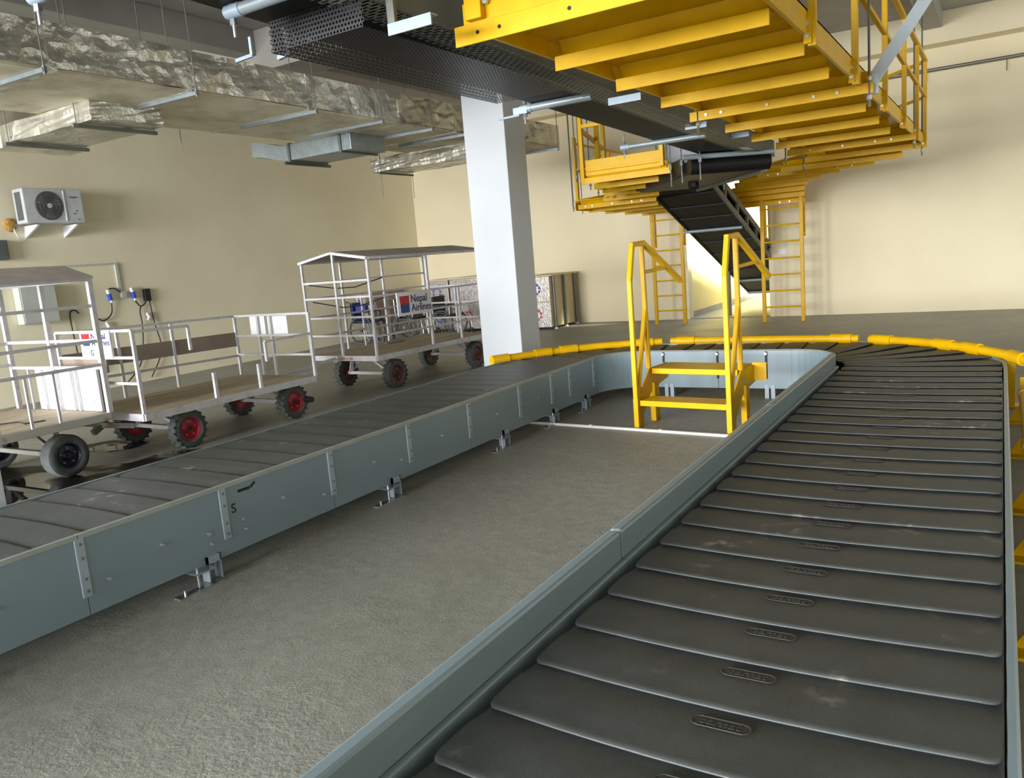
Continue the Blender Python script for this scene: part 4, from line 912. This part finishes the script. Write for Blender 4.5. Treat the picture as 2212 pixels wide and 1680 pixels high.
for (y, z, lab) in [(7.80, 1.0, 'white inline connector hanging on the left cable'), (8.56, 1.08, 'white inline connector hanging on the right cable')]:
    o = MB().tube((XW + .05, y - .02, z + .09), (XW + .05, y + .02, z), .025, 8).tube((XW + .05, y + .0, z), (XW + .05, y - .02, z - .04), .02, 8).build('inline_connector', 'white'); tag(o, lab, 'connector')
pn = MB().box(-3.76, -3.60, YB - .012, YB - .001, 1.23, 1.33).build('wall_notice', 'white'); tag(pn, 'small blank white plate on the back wall behind the right ladder', 'sign')

# ------------------------------------------------------------------ crates (silver-wrapped) by the back wall
def crate(x0, x1, y0, y1, h, label, cols=('ringblue', 'ringred'), legs=True):
    c = empty('wrapped_crate', ((x0 + x1) / 2, (y0 + y1) / 2, 0), label, 'crate', 'silver-wrapped crates by the back wall')
    MB().box(x0 + .01, x1 - .01, y0 + .015, y1, .05, h - .03).build('body', 'tan', c)
    MB().box(x0 - .02, x1 + .06, y0 - .02, y1 + .03, h - .03, h).build('top', 'tan', c)
    hm = .05 + (h - .08) * .5
    for i, (a, b_) in enumerate([(hm + .01, h - .035), (.05, hm - .01)]):
        p = MB().box(x0, x1, y0, y0 + .014, a, b_).build('wrapped_panel', 'silverwrap', c, bevel=.005)
        cx = (x0 + x1) / 2 + .02; cz = (a + b_) / 2; r = .13
        g = MB()
        for q in range(8):
            a0 = 2 * pi * q / 8; a1 = a0 + .62
            pts = [(cx + rr * cos(t), y0 - .001, cz + rr * sin(t)) for rr, t in ((r, a0), (r, (a0 + a1) / 2), (r, a1), (r * .66, a1), (r * .62, (a0 + a1) / 2), (r * .66, a0))]
            g.poly_prism(pts, (0, -1, 0), .002)
        g.build('ring_mark', cols[i], p)
    if legs:
        for t in (.12, .5, .92):
            y = y0 + (y1 - y0) * t
            l = MB().tube((x1 + .03, y, .02), (x1 + .03, y, h - .03), .03, 10).build('metal_leg', 'leg', c, smooth=True, autosmooth=40)
            MB().tube((x1 + .03, y, 0), (x1 + .03, y, .03), .04, 10).build('foot_cap', 'white', l)
crate(-8.95, -8.22, 15.05, 16.3, 1.17, 'silver-wrapped crate with blue and red rings right of the column')
crate(-11.75, -11.05, 15.3, 16.3, 1.22, 'silver-wrapped crate seen through the covered cart, just right of its airline sign', ('ringblue', 'ringblue'))
crate(-10.92, -10.05, 15.2, 16.3, 1.24, 'silver-wrapped crate next to the white column, left of it', ('silverwrap', 'ringred'))

# ------------------------------------------------------------------ wheelchairs by the left wall
def wheelchair(x, y, rz, cloth, label, acc='chrome', bag=False):
    c = empty('wheelchair', (x, y, 0), label, 'wheelchair', 'parked wheelchairs', rz)
    for sx in (-.28, .28):
        w_ = MB().path([(sx, .29 * cos(2 * pi * i / 28), .30 + .29 * sin(2 * pi * i / 28)) for i in range(29)], .016, 8).build('drive_wheel', 'tyre', c, False, smooth=True)
        g = MB().path([(sx * 1.1, .25 * cos(2 * pi * i / 28), .30 + .25 * sin(2 * pi * i / 28)) for i in range(29)], .007, 6)
        for i in range(12): a = 2 * pi * i / 12; g.bar((sx, 0, .30), (sx, .28 * cos(a), .30 + .28 * sin(a)), .004)
        g.tube((sx * 1.08, 0, .30), (sx * .9, 0, .3), .03, 10); g.build('hand_rim', acc, w_, False)
        MB().lathe((sx * .8, -.42, .09), (1, 0, 0), [(.05, -.02), (.09, -.02), (.09, .02), (.05, .02)], 16).bar((sx * .8, -.42, .09), (sx * .8, -.40, .30), .02).build('caster', 'tyre', c, False)
        MB().path([(sx * .85, -.45, .15), (sx * .85, -.40, .45), (sx * .85, .22, .47), (sx * .85, .24, .90), (sx * .85, .34, .93)], .013, 8).path([(sx * .85, -.2, .47), (sx * .85, -.2, .68), (sx * .85, .22, .68)], .013, 8).build('side_frame', acc, c, False)
        MB().box(sx * .85 - .03, sx * .85 + .03, -.2, .15, .68, .71).build('armrest', 'blackcloth', c, False)
        MB().box(sx * .45 - .07, sx * .45 + .07, -.55, -.42, .12, .14).build('footrest', 'blackcloth', c, False)
    MB().box(-.23, .23, -.25, .22, .45, .50).build('seat', cloth, c, False, bevel=.015)
    MB().box(-.23, .23, .20, .235, .50, .90).build('backrest', cloth, c, False, bevel=.012)
    if bag: MB().box(-.2, .22, -.1, .16, .70, .84).build('cushion', 'bluebag', c, False, bevel=.03); MB().box(-.05, .18, -.12, -.09, .70, .82).build('paper_label', 'white', c, False)
wheelchair(-11.9, 13.35, radians(100), 'bluebag', 'blue wheelchair with a label on its cushion, parked nearest the left wall', 'blackcloth', True)
wheelchair(-11.0, 13.75, radians(95), 'blackcloth', 'black wheelchair between the blue one and the crates')
wheelchair(-11.45, 14.45, radians(97), 'blackcloth', 'black wheelchair parked furthest back, behind the other three')
wheelchair(-10.25, 14.1, radians(92), 'blackcloth', 'dark folded-looking wheelchair nearest the crates', 'chrome')
g = MB().hexa([(-12.34, 14.4, 0), (-12.31, 14.4, 0), (-12.31, 15.6, 0), (-12.34, 15.6, 0), (-12.63, 14.4, 1.06), (-12.60, 14.4, 1.06), (-12.60, 15.6, 1.06), (-12.63, 15.6, 1.06)])
tag(g.build('leaning_board', 'plank', bevel=.004), 'grey brown board leaning on the left wall behind the wheelchairs', 'board')
g = MB().hexa([(-12.40, 13.86, 0), (-12.38, 13.86, 0), (-12.38, 14.14, 0), (-12.40, 14.14, 0), (-12.63, 13.86, 1.0), (-12.61, 13.86, 1.0), (-12.61, 14.14, 1.0), (-12.63, 14.14, 1.0)])
tag(g.build('leaning_board', 'white', bevel=.004), 'narrow white board leaning on the left wall beside the wider brown board', 'board')
o = MB().box(-9.75, -9.6, 14.3, 14.45, .35, .62).bar((-9.68, 14.37, .62), (-9.68, 14.37, .75), .02).build('hanging_bag', 'teal', bevel=.02); o.location = (.25, -.05, -.35)
tag(o, 'small teal bag on the floor by the wheelchairs', 'bag')
